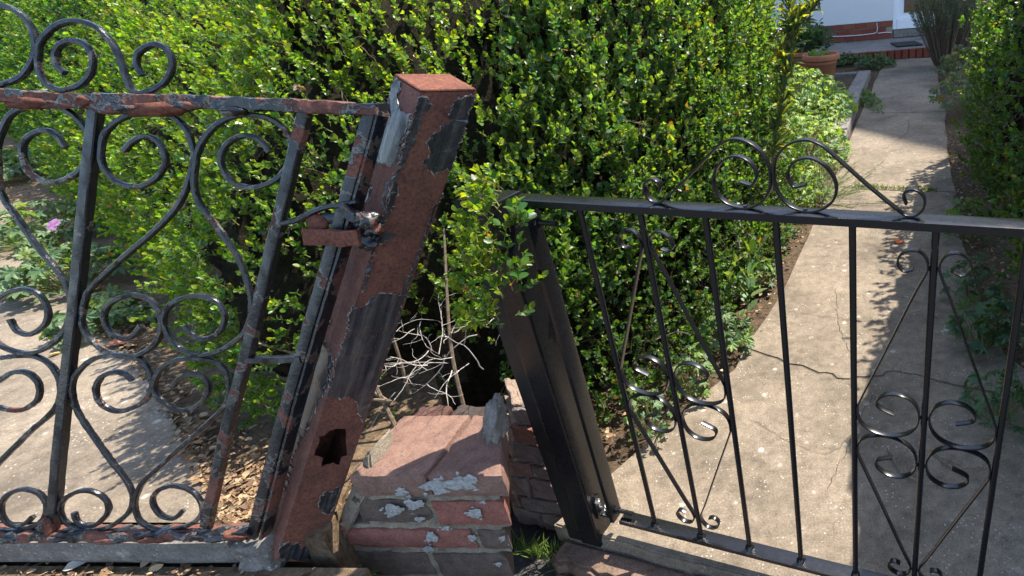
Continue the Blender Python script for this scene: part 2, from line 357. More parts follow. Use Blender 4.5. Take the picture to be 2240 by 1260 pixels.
cuts = [[(s, -.03) for s in (-.2, .3, .8, 1.5)], cr, [(left_s(3.05), 3.05), (.2, 3.0), (.75, 3.02)], [(left_s(5.4), 5.4), (.15, 5.38), (.5, 5.42)], [(left_s(7.9), 7.9), (.17, 7.9)], [(left_s(9.2), 9.2), (.04, 9.2)]]
def densify(c, n, amp, seed):
    out = []
    for i in range(len(c) - 1):
        w_ = wig(c[i], c[i + 1], n, amp, seed + i); out += [tuple(q) for q in w_[:-1]]
    return out + [c[-1]]
for i in range(len(cuts) - 1):
    lo = densify(cuts[i], 7, .007 if i else .004, 40 + i); hi = densify(cuts[i + 1], 7, .007, 41 + i)
    ga = .0014; lo = [(s, t + (ga if i else 0)) for s, t in lo]; hi = [(s, t - ga) for s, t in hi]
    t0, t1 = lo[0][1], hi[0][1]
    ts = np.linspace(t0, t1, 8)[1:-1]; Rg = [(right_s(t) + random.gauss(0, .006), t) for t in np.linspace(lo[-1][1], hi[-1][1], 8)[1:-1]]
    Lg = [(left_s(t) + random.gauss(0, .008), t) for t in ts[::-1]]
    poly = lo + Rg + hi[::-1] + Lg
    slab('slab', xy([ST(s, t) for s, t in poly]), 0.0, .07, M['sill'] if i == 0 and False else M['path'], path, bev=.005)
# fine cracks that do not go through, as shallow dark grooves filled with grit
def crack(pts, w_, parent, mat, z=.0):
    p = np.array([ST(*q) for q in pts]); p = resample(catmull(p, 5), .02); n = len(p); T = unit(np.gradient(p, axis=0)); S = np.cross(T, ZUP)
    p = p + S * RNG.normal(size=(n, 1)) * .004; wd = w_ * .55 * (.4 + .6 * np.abs(np.sin(np.arange(n) * .9))) ; wd[0] = wd[-1] = .0004
    V = np.r_[p + S * wd[:, None] / 2, p - S * wd[:, None] / 2]; V[:, 2] = z + .0035
    return mesh_obj('crack', V, [(i, i + 1, n + i + 1, n + i) for i in range(n - 1)], mat, parent)
for pts, w_ in [([(.28, 1.55), (.38, 1.2), (.5, .95)], .004), ([(.1, 1.3), (.4, 1.28), (.7, 1.33)], .003), ([(.02, 2.0), (.3, 2.1), (.55, 2.0), (.7, 2.25)], .004),
                ([(.1, 4.0), (.22, 4.6), (.15, 5.1)], .006), ([(.2, .55), (.5, .45), (.62, .6), (.95, .5)], .003), ([(.55, .3), (.6, .8)], .003), ([(0., 2.6), (.3, 2.7), (.6, 2.5)], .004)]:
    crack(pts, w_, path, M['soil'])

# steps down to the pavement in front of the new gate
steps = struct(empty('gate_step'))
def edge_poly(s0, s1, t_front, t_back, amp, seed):
    f = wig((s0, t_front), (s1, t_front - .012), 16, amp, seed); return [tuple(q) for q in f] + [(s1, t_back), (s0, t_back)]
slab('step_stone', xy([ST(*q) for q in edge_poly(-.17, .245, -.105, -.034, .005, 3)]), -.045, .09, M['sandstone'], steps, bev=.012)
slab('step_stone', xy([ST(*q) for q in edge_poly(.253, .80, -.10, -.034, .004, 5)]), -.04, .09, M['sandstone'], steps, bev=.012)
slab('step_stone', xy([ST(*q) for q in edge_poly(.806, 1.5, -.10, -.034, .004, 6)]), -.043, .09, M['sandstone'], steps, bev=.012)
slab('step_stone', xy([ST(*q) for q in edge_poly(-.15, .27, -.36, -.112, .012, 8)]), -.085, .05, M['sandstone'], steps, bev=.01)
slab('step_stone', xy([ST(*q) for q in edge_poly(.28, .9, -.36, -.112, .012, 9)]), -.09, .05, M['sandstone'], steps, bev=.01)

# raised left-hand plot: soil, path and sill
ZL = .30
KA, KB = G(-260, 1190, ZL), G(560, 1192, ZL); kd = unit(KB - KA); kn = np.array([-kd[1], kd[0], 0])
lt = slab('raised_soil', xy([KA + kn * .05, KB + kn * .05, G(700, 1170, ZL), G(760, 1040, ZL), G(990, 985, ZL), G(960, 860, ZL), G(900, 640, ZL) , (-2.4, 5.5), (-9, 12), (-22, 10), (-12, 2.0)]), ZL - .02, .42, M['drysoil'], bev=0); struct(lt)
lp = struct(empty('raised_path'))
ledge = [(540, 1172), (500, 1105), (450, 1030), (395, 930), (300, 790), (230, 715), (160, 640), (60, 500), (-5, 425), (-60, 372)]
re_ = [G(a, b, ZL) for a, b in ledge]; le_ = [p + np.array([-.95, -.6, 0]) for p in re_[3:]][::-1]
le_.append(KA + kn * .06)
slab('slab', xy([KB + kn * .055] + re_ + le_), ZL, .05, M['path'], lp, bev=.008)
sill = struct(empty('stone_sill'))
cut = G(497, 1190, ZL)
bbox('sill_stone', KA - kn * .0 + ZUP * -.075, (cut - KA - kd * .006), kn * .06, ZUP * .077, M['kerb'], sill, bev=.014, jit=.002, sub=5, segs=2)
bbox('sill_stone', cut + kd * .004 - kn * .012 + ZUP * -.09, (KB - cut) * 1.25, kn * .075, ZUP * .088, M['kerb'], sill, bev=.016, jit=.006, sub=4, segs=2)
lf = slab('lower_pavement', xy([KA - kd * .5 - kn * .002, KB + kd * .25 - kn * .002, KB + kd * .25 - kn * .5, KA - kd * .5 - kn * .5]), ZL - .078, .36, M['drysoil'], bev=0); struct(lf)

# ------------------------------------------------------------------ house far up the path
YH = YP(1950, 84, 1)[1] and G(1950, 84, .14)[1]       # front wall plane
YS = G(1990, 128, 0)[1]                               # front of the porch step
house = tag(empty('house'), 'white rendered house with red brick plinth and white glazed door beyond the path', 'house')
XD0, XD1 = YP(1953, 60, YH)[0], YP(1953, 60, YH)[0] + 1.03
zb0, zb1 = .14, YP(1850, 53, YH)[2]
print('house', YH, YS, XD0, zb1)
def yb(name, x0, x1, z0, z1, y0, y1, mat, parent=house, bev=0): return bbox(name, (x0, y0, z0), (x1 - x0, 0, 0), (0, y1 - y0, 0), (0, 0, z1 - z0), mat, parent, bev)
yb('wall', -6, XD0, zb1, 5.3, YH, YH + .25, M['render']); yb('wall', XD1, 14.4, zb1, 5.3, YH, YH + .25, M['render']); yb('wall', XD0, XD1, 2.25, 5.3, YH + .003, YH + .25, M['render'])
wl = yb('plinth', -6, XD0, -.1, zb1 - .002, YH + .012, YH + .25, M['mortar']); wr = yb('plinth', XD1, 14.4, -.1, zb1 - .002, YH + .012, YH + .25, M['mortar'])
nb = 3; ch = (zb1 - zb0) / nb
bmb = bmesh.new(); bmesh.ops.create_cube(bmb, size=1); 
bmesh.ops.scale(bmb, vec=(.213, .05, ch - .011), verts=bmb.verts); bmesh.ops.bevel(bmb, geom=bmb.edges[:], offset=.004, segments=1, affect='EDGES')
bme = bpy.data.meshes.new('brick'); bmb.to_mesh(bme); bmb.free(); bme.materials.append(M['brick_house'])
VENT = []
def lay(parent, x0, x1, anchor):
    for c in range(nb):
        x = anchor - (.11 if c % 2 else 0)
        while x > x0: x -= .225
        while x < x1:
            if x0 - .03 < x and x + .213 < x1 + .03:
                o = bpy.data.objects.new('brick', bme); o.location = (x + .1065, YH + .025 + random.uniform(-.002, .002), zb0 + ch * (c + .5)); link(o, parent)
            x += .225
lay(wl, YP(1680, 80, YH)[0], XD0 - .01, XD0 - .225); lay(wr, XD1 + .01, XD1 + 2.3, XD1 + .012)
for px in (1795, 2180):                                # air bricks
    c = YP(px, 71 if px < 2000 else 66, YH); vt = yb('air_brick', c[0] - .11, c[0] + .11, c[2] - .04, c[2] + .035, YH - .006, YH + .04, M['terracotta'], house, .003)
    for i in range(7):
        for j in range(3): yb('vent_hole', c[0] - .085 + i * .026, c[0] - .071 + i * .026, c[2] - .027 + j * .021, c[2] - .014 + j * .021, YH - .008, YH - .0055, M['mat'], vt)
# door
dr = yb('door', XD0 + .075, XD1 - .075, zb1 + .005, 2.15, YH + .07, YH + .11, M['pvc'], house, .006)
fr = M['pvc']; z0d = YP(1990, 62, YH)[2]
yb('door_frame', XD0 + .002, XD0 + .075, z0d, 2.24, YH + .02, YH + .12, fr, house, .006); yb('door_frame', XD1 - .075, XD1 - .002, z0d, 2.24, YH + .02, YH + .12, fr, house, .006)
yb('door_frame', XD0 + .0755, XD1 - .0755, 2.15, 2.24, YH + .02, YH + .12, fr, house, .006); yb('door_sill', XD0 + .0755, XD1 - .0755, z0d, zb1 + .003, YH + .015, YH + .12, fr, house, .006)
gz = YP(2000, 27, YH)[2]; gx0 = YP(1979, 20, YH)[0]; gx1 = YP(2071, 20, YH)[0]
yb('glass_pane', gx0, gx1, gz, 1.95, YH + .062, YH + .0685, M['glass'], dr); 
for x in (gx0 - .012, gx1): yb('glazing_bead', x, x + .012, gz - .012, 1.96, YH + .06, YH + .0688, M['pvc'], dr, .002)
yb('glazing_bead', gx0 + .0005, gx1 - .0005, gz - .012, gz - .0005, YH + .06, YH + .0688, M['pvc'], dr, .002)
yb('threshold', XD0 + .02, XD1 - .02, .142, z0d - .004, YH + .03, YH + .2, M['kerb'], house, .006)
for a, b in ((1744, 1767), (1672, 1689)):
    yb('corner_board', YP(a, 40, YH)[0], YP(b, 40, YH)[0], .16, 5.2, YH - .09, YH - .004, M['pvc'], house, .01)
# gable above and roof: out of the picture, but they throw the shadow across the path
def caster(px, py):                                    # the point of the front wall plane whose shadow falls at this spot of the path
    g_ = G(px, py); k_ = (YH - g_[1]) / SD.y; return g_[0] + SD.x * k_, SD.z * k_
va, vb = caster(1870, 285), caster(2070, 335); vm = (vb[1] - va[1]) / (vb[0] - va[0]); ex = va[0] - (va[1] - 5.301) / vm; ax_ = vb[0] + 1.0; ah = vb[1] + vm
bm = bmesh.new()
for y in (YH, YH + 8):
    for x, z in ((ex, 5.301), (14.4, 5.301), (ax_, ah)): bm.verts.new((x, y, z))
v = bm.verts[:]
bm.verts.ensure_lookup_table(); v = list(bm.verts)
for f in ((0, 1, 2), (5, 4, 3), (0, 2, 5, 3), (1, 4, 5, 2), (0, 3, 4, 1)): bm.faces.new([v[i] for i in f])
bm_obj('gable', bm, M['render'], house)
bbox('roof', (-6.3, YH - .3, 5.302), (ex + 6.2, 0, 0), (0, 4.3, 2.6), (0, 0, .12), M['roof'], house, 0)
yb('rear_wall', -6, 14.4, -.1, 5.29, YH + 7.8, YH + 8, M['render']); yb('side_wall', -6, -5.75, -.1, 5.29, YH + .251, YH + 7.79, M['render']); yb('side_wall', 14.15, 14.4, -.1, 5.29, YH + .251, YH + 7.79, M['render'])
# cable clipped to the plinth
cp = [YP(a, b, YH - .008) for a, b in ((1807, 80), (1850, 79), (1890, 76), (1915, 72), (1919, 66), (1918, 50))]
tube('cable', resample(catmull(cp, 5), .04), .007, M['cable'], house, seg=6)
cp = [YP(a, b, YH - .008) for a, b in ((1920, 73), (1935, 71), (1950, 71))]; tube('cable', resample(catmull(cp, 5), .04), .007, M['cable'], house, seg=6)
cp = [YP(a, b, YH - .008) for a, b in ((2150, 62), (2175, 60), (2181, 55), (2182, 46))]; tube('cable', resample(catmull(cp, 5), .04), .007, M['cable'], house, seg=6)
# porch
xp0, xp1 = YP(1740, 110, YS)[0], YP(2000, 120, YS)[0] + 1.2
porch = tag(empty('porch_step'), 'low concrete porch with a red brick edge below the white door', 'step')
bbox('deck', (xp0, YS + .105, -.1), (xp1 - xp0, 0, 0), (0, YH - YS - .09, 0), (0, 0, .235), M['asphalt'] if False else M['kerb'], porch, .006)
bmb = bmesh.new(); bmesh.ops.create_cube(bmb, size=1); bmesh.ops.scale(bmb, vec=(.1, .105, .14), verts=bmb.verts); bmesh.ops.bevel(bmb, geom=bmb.edges[:], offset=.008, segments=2, affect='EDGES')
bme2 = bpy.data.meshes.new('edge_brick'); bmb.to_mesh(bme2); bmb.free(); bme2.materials.append(M['brick_house'])
x = xp1
while x > xp0:
    o = bpy.data.objects.new('brick', bme2); o.location = (x, YS + .05, .07 + random.uniform(-.003, .003)); link(o, porch); x -= .112
a = G(1963, 104, .137); bq = G(1998, 92, .137)
mt_ = bbox('door_mat', (a[0], a[1], .139), (.42, 0, 0), (0, bq[1] - a[1], 0), (0, 0, .02), M['mat'], None, .006)
tag(mt_, 'small black rubber door mat on the porch below the white door', 'door mat')

# ------------------------------------------------------------------ the new black gate
gate = tag(empty('wrought_gate'), 'new glossy black metal garden gate with scrolls, closed across the path', 'gate')
def gz_(s, z, off=0.0): return ST(s, 0, z) + TN * off
def gbar(name, s0, z0, s1, z1, w_, d_, mat=None, parent=None, bev=.12, off=0):
    a, b = gz_(s0, z0, off), gz_(s1, z1, off); return sweep(name, [a, a + (b - a) * .5, b], TN, w_, d_, mat or M['black'], parent or gate, bev=bev)
gbar('top_rail', -.0125, 1.014, 1.14, 1.014, .016, .042)
gbar('bottom_rail', .036, .068, 1.09, .068, .012, .04)
for s in (.012, 1.113):
    gbar('stile', s, .062, s, 1.0055, .012, .042)
bars = [.1415, .2825, .4225, .5625, .7025, .8425, .9835]
for s in bars:
    r_ = tube('bar', [gz_(s, .0745), gz_(s, .5), gz_(s, 1.0055)], .0066, M['black'], gate, seg=10)
    # weld collar at the foot
    k = 9; V = []
    for j, (rr, zz) in enumerate(((.012, .0742), (.0105, .079), (.0072, .084))):
        for i in range(k): V.append(gz_(s, zz) + (DH * math.cos(i * 6.283 / k) + TN * math.sin(i * 6.283 / k)) * rr * random.uniform(.8, 1.2))
    mesh_obj('weld', V, [(j * k + i, j * k + (i + 1) % k, (j + 1) * k + (i + 1) % k, (j + 1) * k + i) for j in range(2) for i in range(k)], M['black'], r_, True)
Q = [(-.034, .927), (-.048, .922), (-.058, .929), (-.061, .940), (-.055, .954), (-.040, .963), (-.024, .961), (-.013, .949), (-.0095, .932), (-.014, .915), (-.032, .872), (-.081, .742), (-.127, .622), (-.1325, .600), (-.131, .578), (-.122, .560),
     (-.101, .5475), (-.068, .5425), (-.036, .552), (-.016, .574), (-.0098, .604), (-.018, .632), (-.036, .647), (-.056, .651), (-.078, .645), (-.091, .632), (-.094, .620), (-.088, .611), (-.060, .599)]
def scroll(name, pts, sc, mx, mz, parent=None, zc=.541, w_=.0034, d_=.012):
    P = catmull([gz_(sc + p[0] * mx, (p[1] if mz > 0 else 2 * zc - p[1])) for p in pts], 6)
    return sweep(name, resample(P, .0045), TN, w_, d_, M['black'], parent or gate, bev=.15)
for sc in (.2825, .8425):
    for mx in (1, -1):
        for mz in (1, -1): scroll('scroll', Q, sc, mx, mz)
    for zz in (.932, .604, .478, .150):
        for mx in (-1, 1):
            c = gz_(sc + mx * .0085, zz); sweep('weld', [c - ZUP * .005, c, c + ZUP * .005], TN, .006, .009, M['black'], gate, seg=7)
    for mx in (-1, 1):
        for zz in (.600, .482):
            c = gz_(sc + mx * .1345, zz); sweep('weld', [c - ZUP * .004, c, c + ZUP * .004], TN, .006, .008, M['black'], gate, seg=7)
CR = [(.502, 1.072), (.522, 1.067), (.530, 1.075), (.534, 1.090), (.524, 1.108), (.508, 1.117), (.490, 1.118), (.470, 1.108), (.455, 1.090), (.449, 1.068), (.456, 1.044), (.478, 1.028), (.507, 1.0235), (.536, 1.034), (.553, 1.054), (.5595, 1.078), (.5575, 1.103), (.547, 1.125), (.527, 1.142),
      (.500, 1.149), (.475, 1.142), (.452, 1.124), (.395, 1.074), (.345, 1.034), (.330, 1.0255), (.316, 1.027), (.305, 1.038), (.303, 1.053), (.309, 1.065), (.322, 1.071), (.334, 1.067), (.337, 1.058), (.332, 1.045)]
for mx in (1, -1): scroll('crest_scroll', [(p[0] - .5625, p[1]) for p in CR], .5625, mx, 1, w_=.004, d_=.0125)
for zz in (1.078, 1.024):
    for mx in ((0,) if zz > 1.05 else (-.0565, .0565)):
        c = gz_(.5625 + mx, zz); sweep('weld', [c - ZUP * .004, c, c + ZUP * .004], TN, .008, .01, M['black'], gate, seg=7)
# lower hinge bolt and top hinge bolt on the stile
def bolt(name, a, b, r, mat, parent, seg=12): return tube(name, [a, (a + b) / 2, b], r, mat, parent, seg=seg)
for zc, sg in ((.094, 1), (.965, 1)):
    hb = bolt('hinge_bolt', gz_(.02, zc), gz_(.075, zc), .0062, M['black'], gate); bolt('nut', gz_(.0192, zc), gz_(.029, zc), .0115, M['black'], hb, 6)

# the new post with its hinge plate
post = tag(empty('gate_post'), 'short square black metal post beside the brick pier, hinging the new gate', 'post')
pz = 1.02
bbox('post_body', gz_(-.098, -.03, -.045), DH * .066, TN * .085, ZUP * (pz + .03), M['black'], post, .004, segs=2)
bbox('post_flange', gz_(-.145, -.03, -.04), DH * .0465, TN * .05, ZUP * (pz + .03), M['dull'], post, .002)
hp_ = []
for i in range(13):
    a = math.pi * i / 12; hp_.append((-.0 + .018 * math.cos(a), .125 + .018 * math.sin(a)))
hp_ += [(-.018, .07), (.018, .07)]
def plate(name, pts, o, u, v, n, th, mat, parent):
    bm = bmesh.new(); vs_ = [bm.verts.new(tuple(o + u * a + v * b)) for a, b in pts]; f = bm.faces.new(vs_)
    r = bmesh.ops.extrude_face_region(bm, geom=[f]); bmesh.ops.translate(bm, vec=Vector(n * th), verts=[e for e in r['geom'] if isinstance(e, bmesh.types.BMVert)])
    return bm_obj(name, bm, mat, parent)
hpl = plate('hinge_plate', hp_, gz_(-.0312, 0, -.008), TN, ZUP, DH, .006, M['black'], post)
for zz in (.128, .096):
    c = gz_(-.0252, zz, -.008); sc_ = bolt('screw', c, c + DH * .0022, .0052, M['zinc'], hpl)
bp = plate('hinge_tab', [(-.016, -.018), (.03, -.018), (.03, .016), (-.016, .016)], gz_(-.028, .075, 0), DH, TN, ZUP, .006, M['black'], post)
tube('hinge_pin', [gz_(-.006, .07), gz_(-.006, .09), gz_(-.006, .104)], .009, M['zinc'], bp, 14)
tube('pin_nut', [gz_(-.006, .082), gz_(-.006, .088), gz_(-.006, .092)], .0125, M['zinc'], bp, 6)

# rubble pier beside it
pier = tag(empty('brick_pier'), 'low rubble and brick pier with smeared mortar beside the new black post', 'pier')
a = G(1246, 1166, -.1); b = G(1124, 1144, -.1); wd = unit(b - a); wn = np.array([wd[1], -wd[0], 0.])
if wn.dot(TN) < 0: wn = -wn
LW = np.linalg.norm(b - a)
e1 = unit(ray(1170, 900) * np.array([1, 1, 0]))
z = -.1; ri = 0
for hh in [.075, .062, .085, .058, .08, .07, .065, .075, .07]:
    xe = LW
    while xe > .03 and proj(a + wd * xe + ZUP * (z + hh + .1))[0, 0] < 1112: xe -= .004
    if xe > .045:
        bbox('core', a + wd * .006 + wn * .009 + ZUP * (z + .1), wd * (xe - .008), e1 * .15, ZUP * (hh + .001), M['rubble'], pier, .006, jit=.004, sub=4, seed=70 + ri, segs=2)
        x = .0 - (.004 if ri % 2 else 0)
        while x < xe - .02:
            L = min(random.choice([.06, .09, .12, .15]), xe - x)
            if L > .022:
                o = a + wd * (x + .004) + ZUP * (z + .105) - wn * random.uniform(-.001, .006)
                bbox('stone', o, wd * (L - .010), wn * .03, ZUP * (hh - .010), random.choice([M['stone_mix'], M['brick_red'], M['stone_mix']]), pier, .006, jit=.004, sub=3, seed=ri * 7 + int(x * 100), segs=2)
            x += L
    z += hh; ri += 1

# ------------------------------------------------------------------ the old rusty gate
LN = RM @ unit(np.array([.01, -.24, .97])); LP0 = PZ(215, 220, 1.15)
def L_(px, py, off=0.0): return PP(px, py, LP0, LN) - LN * off          # off > 0: towards the viewer
old = tag(empty('rusty_gate'), 'old scrolled black gate flaking to rust, sagging beside the hollow rusty post', 'gate')
def lsw(name, pts, w_, d_, mat, parent=None, jit=.0009, step=.006, off=0, seed=0, bev=.45):
    P = resample(catmull([L_(*p, off) for p in pts], 6), step)
    if callable(w_): w_ = np.array([w_(t) for t in np.linspace(0, 1, len(P))])
    return sweep(name, P, LN, w_, d_, mat, parent or old, bev=bev, jit=jit, seed=seed)
SCR = [
 [(-60, 20), (0, 13), (33, 23), (60, 47), (77, 83), (78, 117), (67, 143), (43, 170), (0, 187), (-50, 190)],
 [(143, 160), (127, 147), (121, 127), (128, 103), (147, 91), (170, 90), (192, 103), (204, 130), (200, 157), (187, 177), (163, 192), (133, 197), (105, 185), (88, 160), (84, 133), (87, 100), (100, 77), (127, 55), (163, 46), (200, 54), (233, 77), (253, 107), (267, 140), (277, 170), (292, 200), (320, 202), (353, 187), (373, 160), (377, 133), (367, 110), (343, 97), (320, 102), (302, 120), (300, 143), (313, 165)],
 [(145, 322), (130, 303), (110, 287), (87, 287), (63, 300), (50, 320), (53, 353), (67, 380), (100, 398), (133, 397), (167, 380), (187, 357), (195, 335), (198, 315), (192, 290), (173, 263), (143, 240), (113, 231), (80, 230), (43, 239), (20, 257), (2, 293), (-5, 340), (3, 420), (43, 483), (77, 533), (127, 593), (147, 623), (157, 660), (157, 690)],
 [(272, 330), (290, 312), (313, 298), (337, 302), (353, 320), (363, 350), (353, 377), (333, 397), (307, 408), (273, 405), (247, 390), (230, 370), (222, 347), (223, 320), (230, 293), (250, 270), (283, 252), (320, 246), (360, 249), (390, 262), (410, 287), (422, 320), (425, 350), (417, 383), (405, 420), (390, 450), (367, 477), (333, 510), (283, 553), (233, 597), (200, 630), (187, 655), (181, 690)],
 [(590, 333), (577, 315), (558, 301), (533, 297), (505, 308), (488, 330), (485, 360), (500, 390), (528, 407), (560, 410), (600, 395), (626, 370), (637, 340), (637, 312), (625, 285), (600, 264), (560, 252), (515, 254), (477, 272), (450, 300), (434, 330), (428, 365), (427, 420), (447, 460), (480, 503), (520, 563), (543, 620), (551, 660), (547, 700), (533, 730), (500, 757), (465, 773), (427, 776), (395, 762), (370, 735), (358, 705), (362, 682), (380, 662), (410, 650), (445, 648), (475, 660), (492, 688), (487, 715), (468, 735), (440, 741), (420, 731), (405, 712)],
 [(22, 698), (37, 722), (60, 732), (83, 723), (103, 703), (106, 680), (93, 653), (73, 637), (43, 633), (13, 643), (-15, 665), (-30, 700), (-20, 735), (5, 757), (45, 772), (80, 770), (110, 755), (138, 730), (150, 705), (155, 680)],
 [(310, 713), (290, 735), (267, 740), (243, 727), (230, 703), (230, 680), (247, 660), (277, 647), (307, 647), (333, 660), (350, 687), (354, 713), (347, 740), (327, 763), (300, 777), (267, 780), (233, 770), (207, 750), (187, 727), (180, 703), (180, 670)],
 [(-30, 875), (-5, 890), (30, 897), (60, 892), (83, 875), (88, 853), (82, 833), (63, 817), (43, 813), (22, 817), (-5, 835)],
 [(-40, 792), (0, 783), (40, 778), (83, 781), (113, 800), (130, 828), (134, 850), (129, 880), (110, 907), (67, 943), (33, 977), (0, 1010), (-40, 1050)],
 [(162, 1120), (170, 1140), (190, 1150), (213, 1146), (233, 1127), (238, 1107), (227, 1088), (200, 1074), (173, 1075), (147, 1087), (133, 1105), (135, 1128), (150, 1146), (190, 1160), (235, 1154), (267, 1135), (287, 1113), (291, 1090), (286, 1067), (267, 1037), (240, 1003), (207, 957), (180, 917), (164, 885), (159, 850), (165, 822), (187, 797), (217, 781), (257, 777), (300, 783), (320, 800), (332, 827), (333, 847), (325, 868), (300, 887), (267, 899), (240, 895), (217, 877), (210, 853), (216, 833), (230, 820), (253, 813), (277, 820), (290, 833)],
 [(72, 1130), (60, 1142), (40, 1150), (20, 1146), (7, 1130), (3, 1107), (13, 1087), (33, 1074), (57, 1070), (83, 1078), (101, 1097), (103, 1117), (93, 1137), (70, 1152), (30, 1160), (-10, 1158)],
 [(380, 845), (393, 828), (415, 818), (440, 822), (455, 838), (457, 855), (448, 873), (430, 888), (400, 898), (370, 888), (347, 870), (338, 850), (342, 825), (355, 804), (377, 791), (405, 785), (440, 785), (470, 791), (490, 806), (501, 830), (501, 860), (493, 887), (467, 915), (430, 948), (383, 990), (343, 1027), (312, 1057), (298, 1085), (297, 1113), (306, 1138), (330, 1154), (360, 1161), (400, 1153), (428, 1140), (442, 1122), (442, 1103), (430, 1083), (407, 1068), (377, 1063), (350, 1070), (336, 1087), (338, 1107), (353, 1127), (373, 1134), (387, 1130), (400, 1117)],
]
for i, p in enumerate(SCR): lsw('scroll', p, .0095, .0105, M['gate_bar'], seed=i * 3, jit=.0006, bev=.35)
BARS = [([(-82, 205), (-110, 600), (-155, 1160)], .021), ([(212, 226), (190, 430), (164, 690), (140, 900), (114, 1166)], .0205), ([(668, 246), (640, 360), (600, 530), (545, 760), (500, 930), (452, 1150)], .021)]
for i, (p, w_) in enumerate(BARS): lsw('bar', p, w_, .018, M['gate_bar'] if i < 2 else M['stile'], jit=.0005, step=.02, seed=50 + i, bev=.2)
# loose latch stile, with a flange turned to the right
lsw('latch_stile', [(812, 240), (770, 390), (722, 560), (655, 790), (610, 950), (566, 1120), (552, 1175)], .022, .012, M['stile'], jit=.0005, step=.02, seed=60, bev=.15)
lsw('latch_stile_flange', [(828, 242), (788, 390), (740, 560), (672, 790), (628, 950), (585, 1120), (570, 1180)], .006, .034, M['stile'], jit=.0006, step=.02, seed=61, bev=.15, off=-.014)
lsw('cross_bar', [(548, 786), (600, 786), (664, 784)], .013, .02, M['gate_bar'], jit=.001, seed=63, bev=.2)
sw_ = lambda t: .0235 + .007 * max(0, math.sin(t * 19 + .6)) * (t < .62)
TR = lsw('top_rail', [(-110, 198), (-40, 204), (60, 211), (190, 222), (300, 222), (400, 222), (560, 228), (700, 234), (838, 241)], sw_, .040, M['gate_rail'], jit=.0022, step=.008, seed=64, bev=.12)
BR = lsw('bottom_rail', [(-170, 1170), (0, 1166), (130, 1166), (300, 1166), (450, 1165), (552, 1161)], lambda t: .017 + .006 * math.sin(t * 23) ** 2, .040, M['gate_rail'], jit=.0024, step=.008, seed=65, bev=.12)
# blistered rust scale hanging under the top rail and on the bottom rail
def blob(name, c, ax, r, mat, parent, seed, sub=3, amp=.3):
    bm = bmesh.new(); bmesh.ops.create_icosphere(bm, subdivisions=sub, radius=1)
    P = np.array([v_.co for v_ in bm.verts]); K = 1 + amp * wob(P, 1.6, seed) + amp * .5 * wob(P, 5, seed + 1)
    for v_, p, k in zip(bm.verts, P, K): v_.co = Vector(c + (ax[0] * p[0] * r[0] + ax[1] * p[1] * r[1] + ax[2] * p[2] * r[2]) * k)
    return bm_obj(name, bm, mat, parent, smooth=True)
LX = unit(L_(600, 700) - L_(200, 700)); LY = unit(np.cross(LN, LX))
for i, (x, y, a_, b_) in enumerate([(95, 226, .05, .011), (150, 228, .035, .009), (275, 236, .045, .013), (350, 240, .055, .014), (420, 232, .03, .01), (525, 243, .03, .01), (205, 222, .02, .012), (130, 1170, .05, .009), (250, 1172, .06, .008), (350, 1170, .05, .009), (480, 1166, .05, .010), (40, 1170, .04, .009), (530, 1163, .03, .012), (118, 1145, .012, .02)]):
    blob('rust_scale', L_(x, y, .012), (LX, LY, LN), (a_, b_, .014), M['gate_rail'] if i % 3 else M['rust'], TR if y < 600 else BR, 100 + i)
# latch: bent arm, round boss, catch plate
lt_ = lsw('latch_arm', [(622, 488), (655, 480), (690, 462), (720, 452), (752, 447), (785, 440)], .011, .014, M['gate_bar'], seed=70, off=.004)
c = L_(694, 487, .0); blob('latch_boss', c, (LX, LY, LN), (.021, .02, .012), M['rust'], old, 131, amp=.12)
lsw('latch_bar', [(700, 478), (735, 478), (790, 474)], .022, .01, M['stile'], seed=72, off=-.004)
lsw('catch_plate', [(688, 514), (730, 515), (765, 518), (806, 516)], .031, .02, M['rust'], seed=73, off=.022, bev=.12, jit=.0012)
lsw('loose_wedge', [(762, 455), (780, 470), (800, 490)], .022, .03, M['stile'], seed=74, off=.008, jit=.003)

# ------------------------------------------------------------------ the rusty hollow post
rp = tag(empty('rusty_post'), 'leaning square hollow post, black paint peeled to red rust, hole near its foot', 'post')
tl, tr_, bl, br = PZ(920, 203, 1.15), PZ(1043, 200, 1.235), PZ(604, 1226, 1.40), PZ(694, 1232, 1.465)
kl, klb = PZ(863, 167, 1.21), PZ(560, 1200, 1.452)
fn = unit(np.cross(tr_ - tl, bl - tl)); fn = fn if fn.dot(EYE - tl) > 0 else -fn
ln = unit(np.cross(kl - tl, bl - tl)); ln = ln if ln.dot(EYE - tl) > 0 else -ln
br = PP(694, 1232, tl, fn); klb = PP(560, 1200, tl, ln); kr, krb = kl + (tr_ - tl), klb + (br - bl)
HOLE = [(757, 938), (735, 938), (720, 943), (710, 953), (698, 955), (699, 965), (695, 975), (690, 985), (687, 997), (698, 999), (707, 1003), (704, 1012), (703, 1022), (712, 1018), (722, 1016), (730, 1013), (736, 1017), (743, 1017), (745, 1008), (748, 1001), (760, 997), (759, 980), (757, 967), (758, 952)]
def onf(px, py, off=0): return PP(px, py, tl, fn) + fn * off
def onl(px, py, off=0): return PP(px, py, tl, ln) + ln * off
def quadgrid(a, b, c, d, nu, nv, jit, seed, skip=None):
    V = []; 
    for j in range(nv + 1):
        for i in range(nu + 1):
            u, v_ = i / nu, j / nv; V.append((1 - v_) * ((1 - u) * a + u * b) + v_ * ((1 - u) * d + u * c))
    V = np.array(V); V = V + np.stack([wob(V, 30, seed + k) for k in range(3)], 1) * jit
    return V, [(j * (nu + 1) + i, j * (nu + 1) + i + 1, (j + 1) * (nu + 1) + i + 1, (j + 1) * (nu + 1) + i) for j in range(nv) for i in range(nu)]
